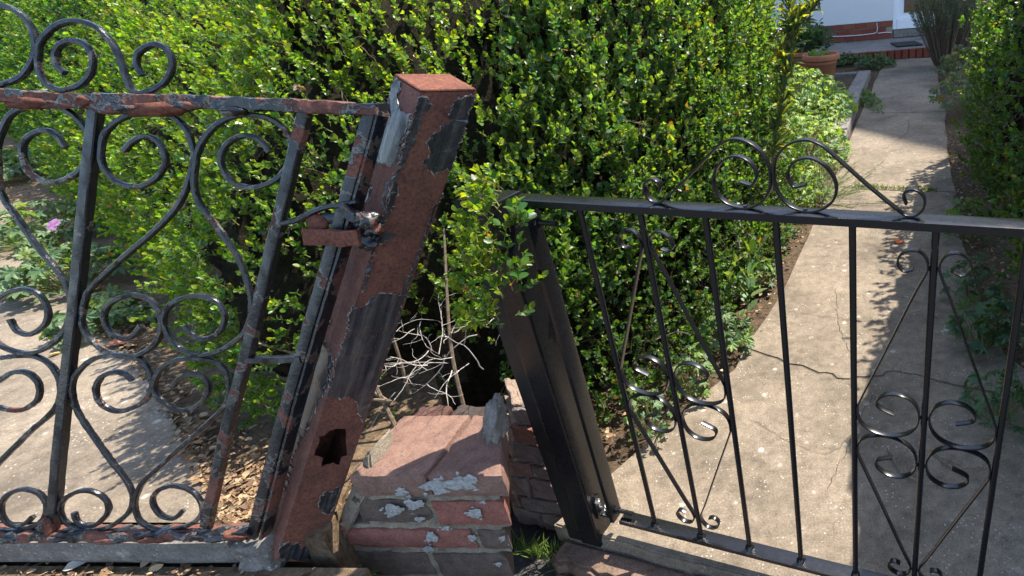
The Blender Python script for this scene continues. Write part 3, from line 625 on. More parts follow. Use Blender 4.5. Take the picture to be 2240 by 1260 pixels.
# front sheet with the rusted hole cut through, and its thickness
bm = bmesh.new()
outer = [tl + (tr_ - tl) * t for t in np.linspace(0, 1, 5)[:-1]] + [tr_ + (br - tr_) * t for t in np.linspace(0, 1, 30)[:-1]] + [br + (bl - br) * t for t in np.linspace(0, 1, 5)[:-1]] + [bl + (tl - bl) * t for t in np.linspace(0, 1, 30)[:-1]]
def loop(pts):
    vs_ = [bm.verts.new(tuple(p)) for p in pts]; return [bm.edges.new((vs_[i], vs_[(i + 1) % len(vs_)])) for i in range(len(vs_))]
ed = loop(outer) + loop([onf(*p) for p in HOLE])
bmesh.ops.triangle_fill(bm, edges=ed, use_beauty=True, normal=Vector(fn))
r = bmesh.ops.extrude_face_region(bm, geom=bm.faces[:]); bmesh.ops.translate(bm, vec=Vector(-fn * .003), verts=[e for e in r['geom'] if isinstance(e, bmesh.types.BMVert)])
bm_obj('front_face', bm, M['post_rust'], rp)
def shell(name, a, b, c, d, n, mat, th=.003, jit=.0006, seed=3):
    V, Fc = quadgrid(a, b, c, d, 3, 26, jit, seed); k = len(V); V2 = np.r_[V, V - n * th]
    F2 = Fc + [tuple(q + k for q in f[::-1]) for f in Fc]
    nu, nv = 3, 26; ring = list(range(nu + 1)) + [j * (nu + 1) + nu for j in range(1, nv + 1)] + [nv * (nu + 1) + i for i in range(nu - 1, -1, -1)] + [j * (nu + 1) for j in range(nv - 1, 0, -1)]
    F2 += [(ring[i], ring[i] + k, ring[(i + 1) % len(ring)] + k, ring[(i + 1) % len(ring)]) for i in range(len(ring))]
    return mesh_obj(name, V2, F2, mat, rp)
shell('left_face', kl, tl - fn * .0005, bl - fn * .0005, klb, ln, M['post_rust'])
shell('back_face', kr, kl, klb, krb, -fn, M['rust']); shell('right_face', tr_ - fn * .001, kr, krb, br - fn * .001, -ln, M['rust'])
un = unit(np.cross(tr_ - tl, kl - tl)); un = un if un[2] > 0 else -un
cap = bmesh.new(); e_ = .002
cv = [cap.verts.new(tuple(p)) for p in [tl + un * .001, tr_ + un * .001, kr + un * .001, kl + un * .001]]; f = cap.faces.new(cv)
r = bmesh.ops.extrude_face_region(cap, geom=[f]); bmesh.ops.translate(cap, vec=Vector(un * .004), verts=[e for e in r['geom'] if isinstance(e, bmesh.types.BMVert)])
bmesh.ops.bevel(cap, geom=cap.edges[:], offset=.0015, segments=2, affect='EDGES'); bm_obj('cap', cap, M['rust'], rp)
# paint still clinging on, sheet by sheet
def paint(pts, on, n, mat, seed, th=.0016, lift=.0012, amp=2.5):
    r_ = np.random.default_rng(seed); q = []
    for i in range(len(pts)):
        a_, b_ = np.array(pts[i], float), np.array(pts[(i + 1) % len(pts)], float); m_ = max(2, int(np.linalg.norm(b_ - a_) / 4))
        for k in range(m_): q.append(a_ + (b_ - a_) * k / m_ + r_.normal(size=2) * (amp if k else amp * .4))
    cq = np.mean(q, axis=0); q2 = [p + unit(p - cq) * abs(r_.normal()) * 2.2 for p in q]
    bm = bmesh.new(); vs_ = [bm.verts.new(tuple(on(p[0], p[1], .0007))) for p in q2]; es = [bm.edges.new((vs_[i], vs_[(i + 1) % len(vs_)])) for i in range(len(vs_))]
    bmesh.ops.triangle_fill(bm, edges=es, use_beauty=True, normal=Vector(n)); bm_obj('primer_glint_edge', bm, M['primer'], rp)  # pale primer rim, also painting in the light curled edges would catch
    bm = bmesh.new(); vs_ = [bm.verts.new(tuple(on(p[0], p[1], lift))) for p in q]
    es = [bm.edges.new((vs_[i], vs_[(i + 1) % len(vs_)])) for i in range(len(vs_))]
    bmesh.ops.triangle_fill(bm, edges=es, use_beauty=True, normal=Vector(n))
    for v_ in vs_: v_.co += Vector(n) * float(abs(r_.normal()) * .0016)            # the edges curl off the metal
    rr = bmesh.ops.extrude_face_region(bm, geom=bm.faces[:]); bmesh.ops.translate(bm, vec=Vector(-n * th), verts=[e for e in rr['geom'] if isinstance(e, bmesh.types.BMVert)])
    return bm_obj('paint_flake', bm, mat, rp)
OP = M['oldpaint']
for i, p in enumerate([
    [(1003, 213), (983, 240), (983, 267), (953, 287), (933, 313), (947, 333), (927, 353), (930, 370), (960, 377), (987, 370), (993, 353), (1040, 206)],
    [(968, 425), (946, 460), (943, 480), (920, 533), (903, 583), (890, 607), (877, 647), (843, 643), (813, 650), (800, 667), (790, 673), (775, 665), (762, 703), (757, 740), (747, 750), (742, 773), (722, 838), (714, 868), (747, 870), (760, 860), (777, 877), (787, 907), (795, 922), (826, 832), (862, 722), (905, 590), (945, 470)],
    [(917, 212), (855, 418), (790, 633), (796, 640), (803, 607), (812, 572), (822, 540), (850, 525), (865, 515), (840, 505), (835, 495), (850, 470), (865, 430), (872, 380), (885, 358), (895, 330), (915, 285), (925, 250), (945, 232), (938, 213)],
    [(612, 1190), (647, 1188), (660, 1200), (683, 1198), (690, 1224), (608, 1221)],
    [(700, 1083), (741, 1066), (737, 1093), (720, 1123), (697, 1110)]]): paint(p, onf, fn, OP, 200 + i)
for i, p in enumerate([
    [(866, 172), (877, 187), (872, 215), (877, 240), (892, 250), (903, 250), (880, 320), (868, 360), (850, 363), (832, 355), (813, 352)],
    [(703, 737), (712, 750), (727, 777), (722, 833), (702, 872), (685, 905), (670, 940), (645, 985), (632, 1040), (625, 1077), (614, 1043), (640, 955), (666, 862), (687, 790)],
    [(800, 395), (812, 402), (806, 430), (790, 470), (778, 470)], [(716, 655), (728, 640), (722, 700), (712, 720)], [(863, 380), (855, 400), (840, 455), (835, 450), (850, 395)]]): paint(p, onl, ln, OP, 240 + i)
for i, (x, y) in enumerate([(812, 500), (806, 525), (800, 478)]): blob('rust_scale', onf(x, y, .004), (unit(tr_ - tl), unit(bl - tl), fn), (.02, .018, .018), M['stile'], rp, 300 + i, amp=.4)

# ------------------------------------------------------------------ brick wall beside the rusty post
bw = tag(empty('brick_wall'), 'old brick garden wall end with white lichen, against the rusty post', 'wall')
hcam = np.array([1, -.034, -.094]); WX = unit(RM @ hcam); WX[2] = 0; WX = unit(WX); WN = np.array([-WX[1], WX[0], 0.])     # WN points away from the viewer
WA = PZ(772, 1036, 1.39); ztop = WA[2]
def wpt(px, py, out=0.0): return PP(px, py, WA, WN) - WN * out
def wx(px, py=1100): return (wpt(px, py) - WA).dot(WX)
def wz(py, px=950): return wpt(px, py)[2]
XR = wx(1111, 1050)
def slant(o):                                          # the wall's far right end runs back obliquely
    return o
def brick_at(px0, px1, pya, pyb, mat, depth=.1, jit=.0028, seed=0, out=0.0, right_cut=0.0, name='brick'):
    zc = (pya + pyb) / 2; x0, x1 = wx(px0, zc), wx(px1, zc); z1, z0 = wz(pya), wz(pyb); cut_ = 0.0
    if right_cut:                                                  # end set back obliquely, so the wall end is not seen square-on
        e_ = WA + WX * x1 + ZUP * (z0 - ztop); x_e = proj(e_)[0, 0] - 3
        while proj(e_ + WN * depth - WX * cut_)[0, 0] > x_e and cut_ < depth * 3: cut_ += .003
    o = WA + WX * x0 - WN * out; o = np.array([o[0], o[1], z0]); bm = bmesh.new(); n = max(3, int((x1 - x0) / .02)); m_ = max(3, int(depth / .02)); k_ = 4
    u = WX * (x1 - x0); V = {}
    def vert(i_, j_, l_):
        if (i_, j_, l_) not in V: V[i_, j_, l_] = bm.verts.new(tuple(o + u * (i_ / n) - WX * (cut_ * (j_ / m_) * (i_ / n)) + WN * (depth * j_ / m_) + ZUP * (z1 - z0) * l_ / k_))
        return V[i_, j_, l_]
    for a_, b_, f_ in ((n, m_, lambda p, q, t: (p, q, t * k_)), (n, k_, lambda p, q, t: (p, t * m_, q)), (m_, k_, lambda p, q, t: (t * n, p, q))):
        for t in (0, 1):
            for p in range(a_):
                for q in range(b_): bm.faces.new([vert(*f_(p, q, t)), vert(*f_(p + 1, q, t)), vert(*f_(p + 1, q + 1, t)), vert(*f_(p, q + 1, t))])
    bmesh.ops.recalc_face_normals(bm, faces=bm.faces)
    rr = np.random.default_rng(seed); R = .007                        # knock the corners off
    for (i_, j_, l_), v_ in V.items():
        e = (i_ in (0, n)) + (j_ in (0, m_)) + (l_ in (0, k_))
        if e >= 2:
            cc = o + u * .5 + WN * depth * .5 + ZUP * (z1 - z0) * .5; d_ = unit(cc - np.array(v_.co)); ch = R * rr.uniform(.3, 1.0) * (1.5 if rr.random() < .15 else 1)
            v_.co += Vector((-WX * ch if i_ == n else WX * ch if i_ == 0 else WX * 0) + (WN * ch if j_ == 0 else WN * 0) + (-ZUP * ch if l_ == k_ else ZUP * ch if l_ == 0 else ZUP * 0)) * .6
    jitter(bm, 60, jit * .45, seed); return bm_obj(name, bm, mat, bw, False)
D, R_ = M['brick_dark'], M['brick_red']
k = .0
brick_at(775, 940, 1037, 1084, M['brick_top'], .215, .003, 1, .006, 0); brick_at(947, 1111, 1037, 1084, M['brick_top'], .215, .003, 11, .008, .72)
brick_at(778, 944, 1094, 1147, D, .1, .003, 2, 0, .5); brick_at(951, 1112, 1096, 1149, R_, .1, .003, 3, .003, .85)
brick_at(752, 1040, 1158, 1200, R_, .1, .003, 4, .003, .5); brick_at(1047, 1114, 1160, 1203, D, .1, .003, 5, 0, .85)
brick_at(735, 945, 1211, 1262, D, .1, .003, 6, 0, .5); brick_at(955, 1116, 1212, 1264, D, .1, .003, 7, .002, .85)
# back row of the top course
zz0, zz1 = wz(1084), wz(1037)
brick_at(786, 1104, 1081, 1160, M['mortar'], .08, .0035, 21, -.004, .7, 'mortar_bed'); brick_at(757, 1106, 1150, 1212, M['mortar'], .08, .0035, 22, -.004, .7, 'mortar_bed'); brick_at(742, 1108, 1206, 1290, M['mortar'], .08, .0035, 23, -.004, .7, 'mortar_bed')
for i, (q0, q1) in enumerate(((-.0, .105), (.115, .22))):
    o = WA + WX * q0 + WN * .205; o = np.array([o[0], o[1], zz0 + .012]); bbox('brick', o, WX * .102, WN * .05, ZUP * (zz1 - zz0 - .02), M['brick_mix'], bw, .008, jit=.004, sub=3, seed=30 + i, segs=2)
# sloping mortar fillet between post and bricks
def wedge(name, front, back_, mat, parent, jit, seed):
    bm = bmesh.new(); A = [bm.verts.new(tuple(p)) for p in front]; B = [bm.verts.new(tuple(p)) for p in back_]; n = len(A)
    bm.faces.new(A); bm.faces.new(B[::-1])
    for i in range(n): bm.faces.new([A[i], B[i], B[(i + 1) % n], A[(i + 1) % n]])
    bmesh.ops.recalc_face_normals(bm, faces=bm.faces); bmesh.ops.bevel(bm, geom=bm.edges[:], offset=.006, segments=2, affect='EDGES')
    bmesh.ops.triangulate(bm, faces=bm.faces[:]); bmesh.ops.subdivide_edges(bm, edges=bm.edges[:], cuts=2)
    jitter(bm, 26, jit, seed)
    return bm_obj(name, bm, mat, parent)
fr_ = [wpt(786, 1012, -.03), wpt(815, 1062, .004), wpt(742, 1210, .006), wpt(705, 1262, .004), wpt(690, 1262, -.02), wpt(735, 1120, -.03), wpt(770, 1030, -.045)]
wedge('mortar_fillet', fr_, [p + WN * .09 for p in fr_], M['mortar'], bw, .003, 9)
# lichen
def lich(px, py, rx, ry, seed):
    r_ = np.random.default_rng(seed); n = 22; V = [wpt(px, py, .0105)]
    for i in range(n):
        a_ = i * 6.283 / n; k_ = .75 + .3 * math.sin(a_ * 3 + seed) * .5 + r_.normal() * .13
        V.append(wpt(px + rx * k_ * math.cos(a_), py + ry * k_ * math.sin(a_), .0085))
    return mesh_obj('lichen', V, [(0, i + 1, (i + 1) % n + 1) for i in range(n)], M['lichen'], bw)
for i, q in enumerate([(960, 1060, 42, 20), (1010, 1052, 46, 20), (1032, 1045, 24, 13), (883, 1070, 18, 12), (864, 1110, 27, 17), (911, 1099, 24, 14), (922, 1130, 14, 7), (1041, 1117, 23, 13), (980, 1151, 13, 6), (948, 1170, 19, 14), (940, 1195, 16, 9), (1036, 1171, 13, 9), (1103, 1172, 10, 7), (1093, 1228, 9, 6), (1060, 1093, 9, 4)]):
    lich(*q, 400 + i); r2 = np.random.default_rng(900 + i)
    for k2 in range(4): lich(q[0] + r2.normal() * q[2] * .95, q[1] + r2.normal() * q[3] * .8, q[2] * r2.uniform(.08, .28), q[3] * r2.uniform(.12, .35), 950 + i * 5 + k2)

# broken lump of concrete lying on the wall end
bc = [PZ(1112, 850, 1.50), PZ(1096, 868, 1.50), PZ(1078, 900, 1.49), PZ(1052, 922, 1.49), PZ(1066, 950, 1.47), PZ(1085, 985, 1.46), PZ(1111, 1005, 1.45)]
blk = blob('broken_concrete', PZ(1085, 935, 1.50), (unit(WX + WN * -.55), WN, unit(ZUP + WX * .25)), (.034, .05, .085), M['kerb'], None, 17, sub=4, amp=.22)
tag(blk, 'pale broken lump of concrete lying on the end of the lichened brick wall', 'concrete lump')

# ------------------------------------------------------------------ planting
def polyline(pts, n):
    P = catmull([np.array([p[0], p[1], 0.]) for p in pts], 8); s = np.r_[0, np.cumsum(np.linalg.norm(np.diff(P, axis=0), axis=1))]
    q = np.linspace(0, s[-1], n); return np.stack([np.interp(q, s, P[:, k]) for k in range(3)], 1)
class Bank:
    """the outer face of a hedge: a plan line, an inward direction and a profile of (inset, height)"""
    def __init__(s, plan, prof, z0, amp, seed, side=1, hmul=None):
        s.P = polyline(plan, 300); T = unit(np.gradient(s.P, axis=0)); s.I = np.stack([-T[:, 1], T[:, 0], T[:, 2] * 0], 1) * side
        s.I = unit(np.stack([np.convolve(np.pad(s.I[:, k], 10, 'edge'), np.ones(21) / 21, 'valid') for k in range(3)], 1))
        s.prof = np.array(prof, float); d = np.r_[0, np.cumsum(np.linalg.norm(np.diff(s.prof, axis=0), axis=1))]; s.pd = d / d[-1]; s.z0, s.amp, s.seed = z0, amp, seed
        s.hm = hmul or (lambda u: 1 + 0 * u)
    def at(s, u, v, off=0.0):
        fi = u * 299; Pp = np.stack([np.interp(fi, np.arange(300), s.P[:, k]) for k in range(3)], 1); I = unit(np.stack([np.interp(fi, np.arange(300), s.I[:, k]) for k in range(3)], 1))
        def pr(vv): return np.interp(vv, s.pd, s.prof[:, 0]), np.interp(vv, s.pd, s.prof[:, 1])
        a, h = pr(v); a1, h1 = pr(np.clip(v + .02, 0, 1)); a0, h0 = pr(np.clip(v - .02, 0, 1)); ti, th = a1 - a0, h1 - h0
        nn = unit(-I * th[:, None] + ZUP * ti[:, None])
        p = Pp + I * a[:, None] + ZUP * (s.z0 + h * s.hm(u))[:, None]
        b = s.amp * (wob(p, 2.6, s.seed) + .5 * wob(p, 7.5, s.seed + 1)) + off
        return p + nn * b[:, None], nn
    def core(s, name, off, mat, parent, nu=150, nv=30, keep=None):  # dark inner sheet, added to stop see-through and stand for shade
        U, V = np.meshgrid(np.linspace(0, 1, nu), np.linspace(0, 1, nv)); p, _ = s.at(U.ravel(), V.ravel(), off)
        p = p + RNG.normal(size=p.shape) * .012
        ok = keep(p) if keep is not None else np.ones(len(p), bool)
        return mesh_obj(name, p, [f for f in ((j * nu + i, j * nu + i + 1, (j + 1) * nu + i + 1, (j + 1) * nu + i) for j in range(nv - 1) for i in range(nu - 1)) if ok[list(f)].all()], mat, parent)

def sprays(parent, base, dirs, npair, spacing, leafL, cols, mat, rng, ang=52, aspect=1.0, keep=None, stem_mat=None, tip=(1.5, 1.3, .8), name='foliage', droop=.25, tmpl=LEAF, leafvar=.34, stem_r=.0012):
    """leafy shoots: opposite pairs of leaves up a short stem. base,dirs (N,3); npair, leafL, cols per shoot"""
    N = len(base); dirs = unit(dirs); K = int(npair.max()); ang = math.radians(ang)
    a = unit(np.cross(dirs, rng.normal(size=(N, 3)))); b = np.cross(dirs, a); bend = unit(np.cross(dirs, ZUP) + 1e-6)
    LP, LD, LNn, LS, LC, SP, SDr, SL = [], [], [], [], [], [], [], []
    cur = base.copy(); dcur = dirs.copy()
    for j in range(K):
        on = j < npair; step = spacing * leafL * (1.15 - .35 * j / K)
        dn = unit(dcur + rng.normal(size=(N, 3)) * .10 + ZUP * .06); nx = cur + dn * step[:, None]
        SP.append(cur[on]); SDr.append((nx - cur)[on]); SL.append(step[on])
        for sd in (0, 1):
            ph = j * 1.5708 + sd * math.pi + rng.normal(size=N) * .3
            rad = a * np.cos(ph)[:, None] + b * np.sin(ph)[:, None]
            tipf = (j + 1) / np.maximum(npair, 1); aa = ang * (1.25 - .75 * tipf) + rng.normal(size=N) * .16
            ld = unit(dn * np.cos(aa)[:, None] + rad * np.sin(aa)[:, None]); nn = dn - (dn * ld).sum(1, keepdims=True) * ld + rng.normal(size=(N, 3)) * .18 + ZUP * droop * .4
            m = on & (rng.random(N) > .06)
            LP.append(nx[m]); LD.append(ld[m]); LNn.append(nn[m]); LS.append((leafL * (1.08 - .5 * np.maximum(0, tipf - .55)) * rng.uniform(1 - leafvar, 1 + leafvar, N))[m])
            t_ = np.clip((tipf - .55) / .45, 0, 1)[:, None] ** 2; c = cols * (1 + (np.array(tip) - 1) * t_) * rng.uniform(.62, 1.3, (N, 1)) * np.concatenate([rng.uniform(.6, 1.22, (N, 1)), np.ones((N, 1)), rng.uniform(.6, 1.8, (N, 1))], 1); LC.append(c[m])
        cur, dcur = nx, dn
    P, D_, Nn, S_, Cc = map(np.concatenate, (LP, LD, LNn, LS, LC))
    if keep is not None:
        ok = keep(P + D_ * S_[:, None]) & keep(P); P, D_, Nn, S_, Cc = P[ok], D_[ok], Nn[ok], S_[ok], Cc[ok]
    dead = rng.random(len(P)) < .012; Cc[dead] = np.array([.30, .15, .05]) * rng.uniform(.5, 1.2, (dead.sum(), 1))
    X, Y, Z = frame(D_, Nn); o = scatter(name, tmpl[0], tmpl[1], P, X, Y, Z, np.stack([S_ * aspect * rng.uniform(.72, 1.2, len(S_)), S_, S_ * rng.uniform(.2, 2.0, len(S_))], 1), Cc, mat, parent); stuff(o)
    if stem_mat is not None:
        Sp, Sd, Sl = map(np.concatenate, (SP, SDr, SL))
        if keep is not None:
            ok = keep(Sp) & keep(Sp + Sd); Sp, Sd, Sl = Sp[ok], Sd[ok], Sl[ok]
        X, Y, Z = frame(Sd, np.cross(Sd, rng.normal(size=Sd.shape))); col = np.tile([.16, .15, .05], (len(Sp), 1)) * rng.uniform(.7, 1.4, (len(Sp), 1))
        o2 = scatter('shoot_stems', STEM[0], STEM[1], Sp, X, Y, Z, np.stack([np.full(len(Sp), stem_r * 2), np.linalg.norm(Sd, axis=1) * 1.05, np.full(len(Sp), stem_r * 2)], 1), col, M['dry'], parent); stuff(o2)
    return o
def twigs(parent, starts, dirs, lens, mat, rng, r0=.0022, n=7, name='twigs', wander=.35, fork=True):
    """bare crooked twigs as one mesh"""
    V, Fc = [], []; k = 5
    def one(p, d, L, r):
        nonlocal V, Fc
        pts = [p]; dd = d
        for i in range(n): dd = unit(dd + rng.normal(size=3) * wander); pts.append(pts[-1] + dd * L / n)
        pts = np.array(pts); T = unit(np.gradient(pts, axis=0)); A = unit(np.cross(T, [.3, .5, .81])); B = np.cross(T, A); b0 = len(V)
        for i in range(n + 1):
            rr = r * (1 - .7 * i / n)
            for q in range(k): V.append(pts[i] + (A[i] * math.cos(q * 6.283 / k) + B[i] * math.sin(q * 6.283 / k)) * rr)
        Fc += [(b0 + i * k + q, b0 + i * k + (q + 1) % k, b0 + (i + 1) * k + (q + 1) % k, b0 + (i + 1) * k + q) for i in range(n) for q in range(k)]
        return pts
    for p, d, L in zip(starts, dirs, lens):
        pts = one(p, unit(d), L, r0 * rng.uniform(.6, 1.5))
        if fork:
            for _ in range(rng.integers(1, 4)):
                i = rng.integers(2, n); one(pts[i], unit(unit(d) + rng.normal(size=3) * .7), L * rng.uniform(.25, .5), r0 * .55)
    return stuff(mesh_obj(name, V, Fc, mat, parent, True))
def pick(u_n, bank, rng, vlo=0, vhi=1, wfar=1.2, vpow=1.0):
    """sample the bank so that shoots are about evenly dense on the picture"""
    U = rng.random(u_n * 6); V = vlo + (vhi - vlo) * rng.random(u_n * 6) ** vpow; p, n_ = bank.at(U, V); dz = np.linalg.norm(p - EYE, axis=1)
    w_ = dz ** -wfar; w_ /= w_.max(); ok = rng.random(len(U)) < w_; return U[ok][:u_n], V[ok][:u_n]

# --- bright small-leaved hedge behind the rusty gate
rng = np.random.default_rng(5)
HLG = tag(empty('bright_hedge'), 'overgrown bright yellow-green small-leaved hedge behind the rusty gate and post', 'hedge')
hl_plan = [(-.30, 1.72), (-.70, 1.60), (-1.02, 1.56), (-1.26, 1.42), (-1.55, 1.45), (-2.06, 1.92), (-2.95, 2.66), (-5.12, 4.46), (-8.2, 7.0), (-12, 10)]
HL = Bank(hl_plan, [(.10, 0), (-.02, .12), (.0, .3), (.18, .55), (.55, .95), (.95, 1.4), (1.35, 1.62), (1.8, 1.6)], ZL, .05, 21, side=-1, hmul=lambda u: 1.24 + .14 * np.clip((u - .2) / .3, 0, 1))
keepL = lambda p: proj(p)[:, 0] < 1117
HL.core('shade_core', -.13, M['core'], HLG, 320, keep=lambda p: proj(p)[:, 0] < 1112)
U, V = pick(11500, HL, rng, .0, .93, 1.2); p, n_ = HL.at(U, V, -.045 + rng.normal(size=len(U)) * .03)
gap = wob(p, 5.5, 77) + .6 * wob(p, 12, 78); q = proj(p)
lowr = (q[:, 1] > 690) & (q[:, 0] > 820)
ok = (q[:, 0] < 1112) & (q[:, 0] > -120) & (q[:, 1] > -90) & (gap > -1.05) & (~lowr | (rng.random(len(p)) < .12)); p, n_, q, U, V = p[ok], n_[ok], q[ok], U[ok], V[ok]
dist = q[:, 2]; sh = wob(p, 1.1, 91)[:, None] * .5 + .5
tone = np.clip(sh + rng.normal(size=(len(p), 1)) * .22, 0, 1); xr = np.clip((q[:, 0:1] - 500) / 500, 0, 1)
cols = (1 - tone) * np.array([.05, .125, .028]) + tone * np.array([.165, .25, .03]); cols = cols * (1 - .0 * xr) + xr * (.35 + tone) * np.array([.075, .08, .005])  # right side yellower, and brightened in colour for sunlight it misses
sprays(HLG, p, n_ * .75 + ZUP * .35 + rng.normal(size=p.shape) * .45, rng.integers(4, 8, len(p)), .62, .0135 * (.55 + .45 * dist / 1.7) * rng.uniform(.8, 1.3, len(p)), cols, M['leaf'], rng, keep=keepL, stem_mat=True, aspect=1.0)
# browned, dying shoots here and there
U, V = rng.random(900), rng.uniform(.1, .9, 900); p, n_ = HL.at(U, V, -.02); q = proj(p); ok = (q[:, 0] < 1090) & (q[:, 0] > -50) & (wob(p, 3.1, 301) > .75); p, n_ = p[ok], n_[ok]
if len(p): sprays(HLG, p, n_ * .5 + rng.normal(size=p.shape) * .6, rng.integers(3, 6, len(p)), .5, np.full(len(p), .015), np.tile([.27, .19, .09], (len(p), 1)) * rng.uniform(.6, 1.4, (len(p), 1)), M['leaf_soft'], rng, keep=keepL, stem_mat=True, tip=(1, 1, 1), name='dry_shoots')
# larger dark-leaved shoots mixed in at the top middle
U, V = rng.uniform(.0, .3, 2600), rng.uniform(.4, .9, 2600); p, n_ = HL.at(U, V, .0); q = proj(p); ok = (q[:, 0] > 520) & (q[:, 0] < 1000) & (q[:, 1] > -60) & (q[:, 1] < 330) & (wob(p, 2.2, 303) > -.1); p, n_ = p[ok], n_[ok]
sprays(HLG, p, n_ * .6 + ZUP * .3 + right * .4 + rng.normal(size=p.shape) * .4, rng.integers(3, 7, len(p)), .6, np.full(len(p), .026), np.tile([.035, .085, .025], (len(p), 1)) * rng.uniform(.7, 1.7, (len(p), 1)), M['leaf'], rng, keep=keepL, stem_mat=True)
ns = 130; a_ = rng.uniform(1030, 1106, ns); b_ = rng.uniform(390, 720, ns); p = np.array([PZ(x_, y_, rng.uniform(1.14, 1.27)) for x_, y_ in zip(a_, b_)])
nt_ = 110; p = np.r_[p, np.array([PZ(rng.uniform(1035, 1112), rng.uniform(-40, 110), rng.uniform(2.2, 2.7)) for _ in range(nt_)])]; ns += nt_
tone = rng.random((ns, 1)); sprays(HLG, p, ZUP * .5 - right * .5 + rng.normal(size=p.shape) * .5, rng.integers(3, 7, ns), .62, np.r_[np.full(ns - nt_, .0135), np.full(nt_, .02)], (1 - tone) * np.array([.08, .16, .022]) + tone * np.array([.22, .28, .025]), M['leaf'], rng, keep=keepL, stem_mat=True)
# bare twigs poking out, thick on the lower right
U, V = rng.random(420), rng.uniform(.02, .6, 420); p, n_ = HL.at(U, V, -.06); q = proj(p); ok = (q[:, 0] < 1080) & (q[:, 0] > 0); p, n_ = p[ok], n_[ok]
twigs(HLG, p, n_ * .6 + rng.normal(size=p.shape) * .7, rng.uniform(.06, .16, len(p)), M['bark'], rng, r0=.0016)
ps, ds = [], []
for i in range(24):
    c = PZ(rng.uniform(850, 1105), rng.uniform(690, 860), rng.uniform(1.55, 1.75)); ps.append(c); ds.append(back * .5 - right * .8 * rng.random() + right * .5 * rng.random() + rng.normal(size=3) * .45 - ZUP * .15)
ps = np.array(ps); tw = twigs(HLG, ps, np.array(ds), rng.uniform(.08, .2, len(ps)), M['grey_bark'], rng, r0=.0015, name='bleached_twigs', wander=.2, n=9)
for i in range(5):
    a_ = PZ(rng.uniform(820, 1080), rng.uniform(840, 940), rng.uniform(1.62, 1.8)); b_ = a_ + ZUP * .3 + rng.normal(size=3) * .16; c_ = (a_ + b_) / 2 + rng.normal(size=3) * .03
    tube('branch', resample(catmull([a_, c_, b_], 6), .02), np.linspace(.006, .003, len(resample(catmull([a_, c_, b_], 6), .02))), M['bark'], HLG, seg=6)

# --- box hedge left of the long path
rng = np.random.default_rng(6)
HB = tag(empty('box_hedge'), 'tall glossy green box hedge left of the path behind the new gate', 'hedge')
SL_ = unit(ray(1096, -18) * np.array([1, 1, 0]))       # the two hedges meet along this line
hb_plan = [ST(-.95, .10), ST(-.66, .20), ST(-.50, .36), ST(-.38, .70), ST(-.31, 1.1), ST(-.28, 1.6), ST(-.36, 2.3), ST(-.52, 3.1), ST(-.95, 3.6), ST(-1.8, 3.8)]
HBk = Bank([(a_[0], a_[1]) for a_ in hb_plan], [(-.16, 0), (-.17, .18), (-.10, .42), (-.03, .8), (.02, 1.1), (.07, 1.38), (.2, 1.54), (.7, 1.6)], 0, .05, 31, side=1)
keepR = lambda p: proj(p)[:, 0] > 1092
HBk.core('shade_core', -.2, M['core'], HB, keep=lambda p: proj(p)[:, 0] > 990)
U, V = pick(8200, HBk, rng, .2, .97, 1.3); p, n_ = HBk.at(U, V, -.05 + rng.normal(size=len(U)) * .03)
gap = wob(p, 4.5, 57) + .6 * wob(p, 11, 58); q = proj(p); ok = (q[:, 0] > 1080) & (q[:, 0] < 1760) & (q[:, 1] > -110) & (gap > -1.3); p, n_, q = p[ok], n_[ok], q[ok]
tone = np.clip(.38 + .3 * wob(p, 1.4, 92)[:, None] + rng.normal(size=(len(p), 1)) * .22, 0, 1)
cols = (1 - tone) * np.array([.05, .115, .045]) + tone * np.array([.15, .225, .045])
sprays(HB, p, n_ * .45 + ZUP * .75 + rng.normal(size=p.shape) * .33, rng.integers(3, 7, len(p)), .6, .0195 * (.72 + .28 * q[:, 2] / 1.7) * rng.uniform(.8, 1.2, len(p)), cols, M['leaf'], rng, keep=keepR, stem_mat=True, aspect=.95, ang=46)
# sparse lower skirt with bare stems showing
U, V = pick(5200, HBk, rng, .0, .36, 1.2); p, n_ = HBk.at(U, V, -.05 + rng.normal(size=len(U)) * .05); gap = wob(p, 6, 61); q = proj(p); ok = (q[:, 0] > 1106) & (gap > -.75); p, n_, q = p[ok], n_[ok], q[ok]
sprays(HB, p, n_ * .6 + ZUP * .4 + rng.normal(size=p.shape) * .5, rng.integers(2, 6, len(p)), .65, .017 * rng.uniform(.8, 1.2, len(p)), np.tile([.05, .10, .022], (len(p), 1)) * rng.uniform(.6, 1.8, (len(p), 1)), M['leaf'], rng, keep=keepR, stem_mat=True)
U, V = rng.random(330), rng.uniform(0, .5, 330); p, n_ = HBk.at(U, V, -.09); q = proj(p); ok = q[:, 0] > 1125; twigs(HB, p[ok], (n_ * .3 + ZUP * .6 + rng.normal(size=p.shape) * .6)[ok], rng.uniform(.08, .22, ok.sum()), M['bark'], rng, r0=.002)
for i in range(15):
    u_ = rng.uniform(.3, .8); a_, nn = HBk.at(np.array([u_]), np.array([.01]), -.06); a_ = a_[0]; b_, _ = HBk.at(np.array([u_ + rng.normal() * .03]), np.array([.4]), -.12); b_ = b_[0]; m_ = (a_ + b_) / 2 + rng.normal(size=3) * .03
    L3 = resample(catmull([a_ - ZUP * .03, m_, b_], 6), .02); tube('stem', L3, np.linspace(.012, .006, len(L3)), M['bark'], HB, seg=6)
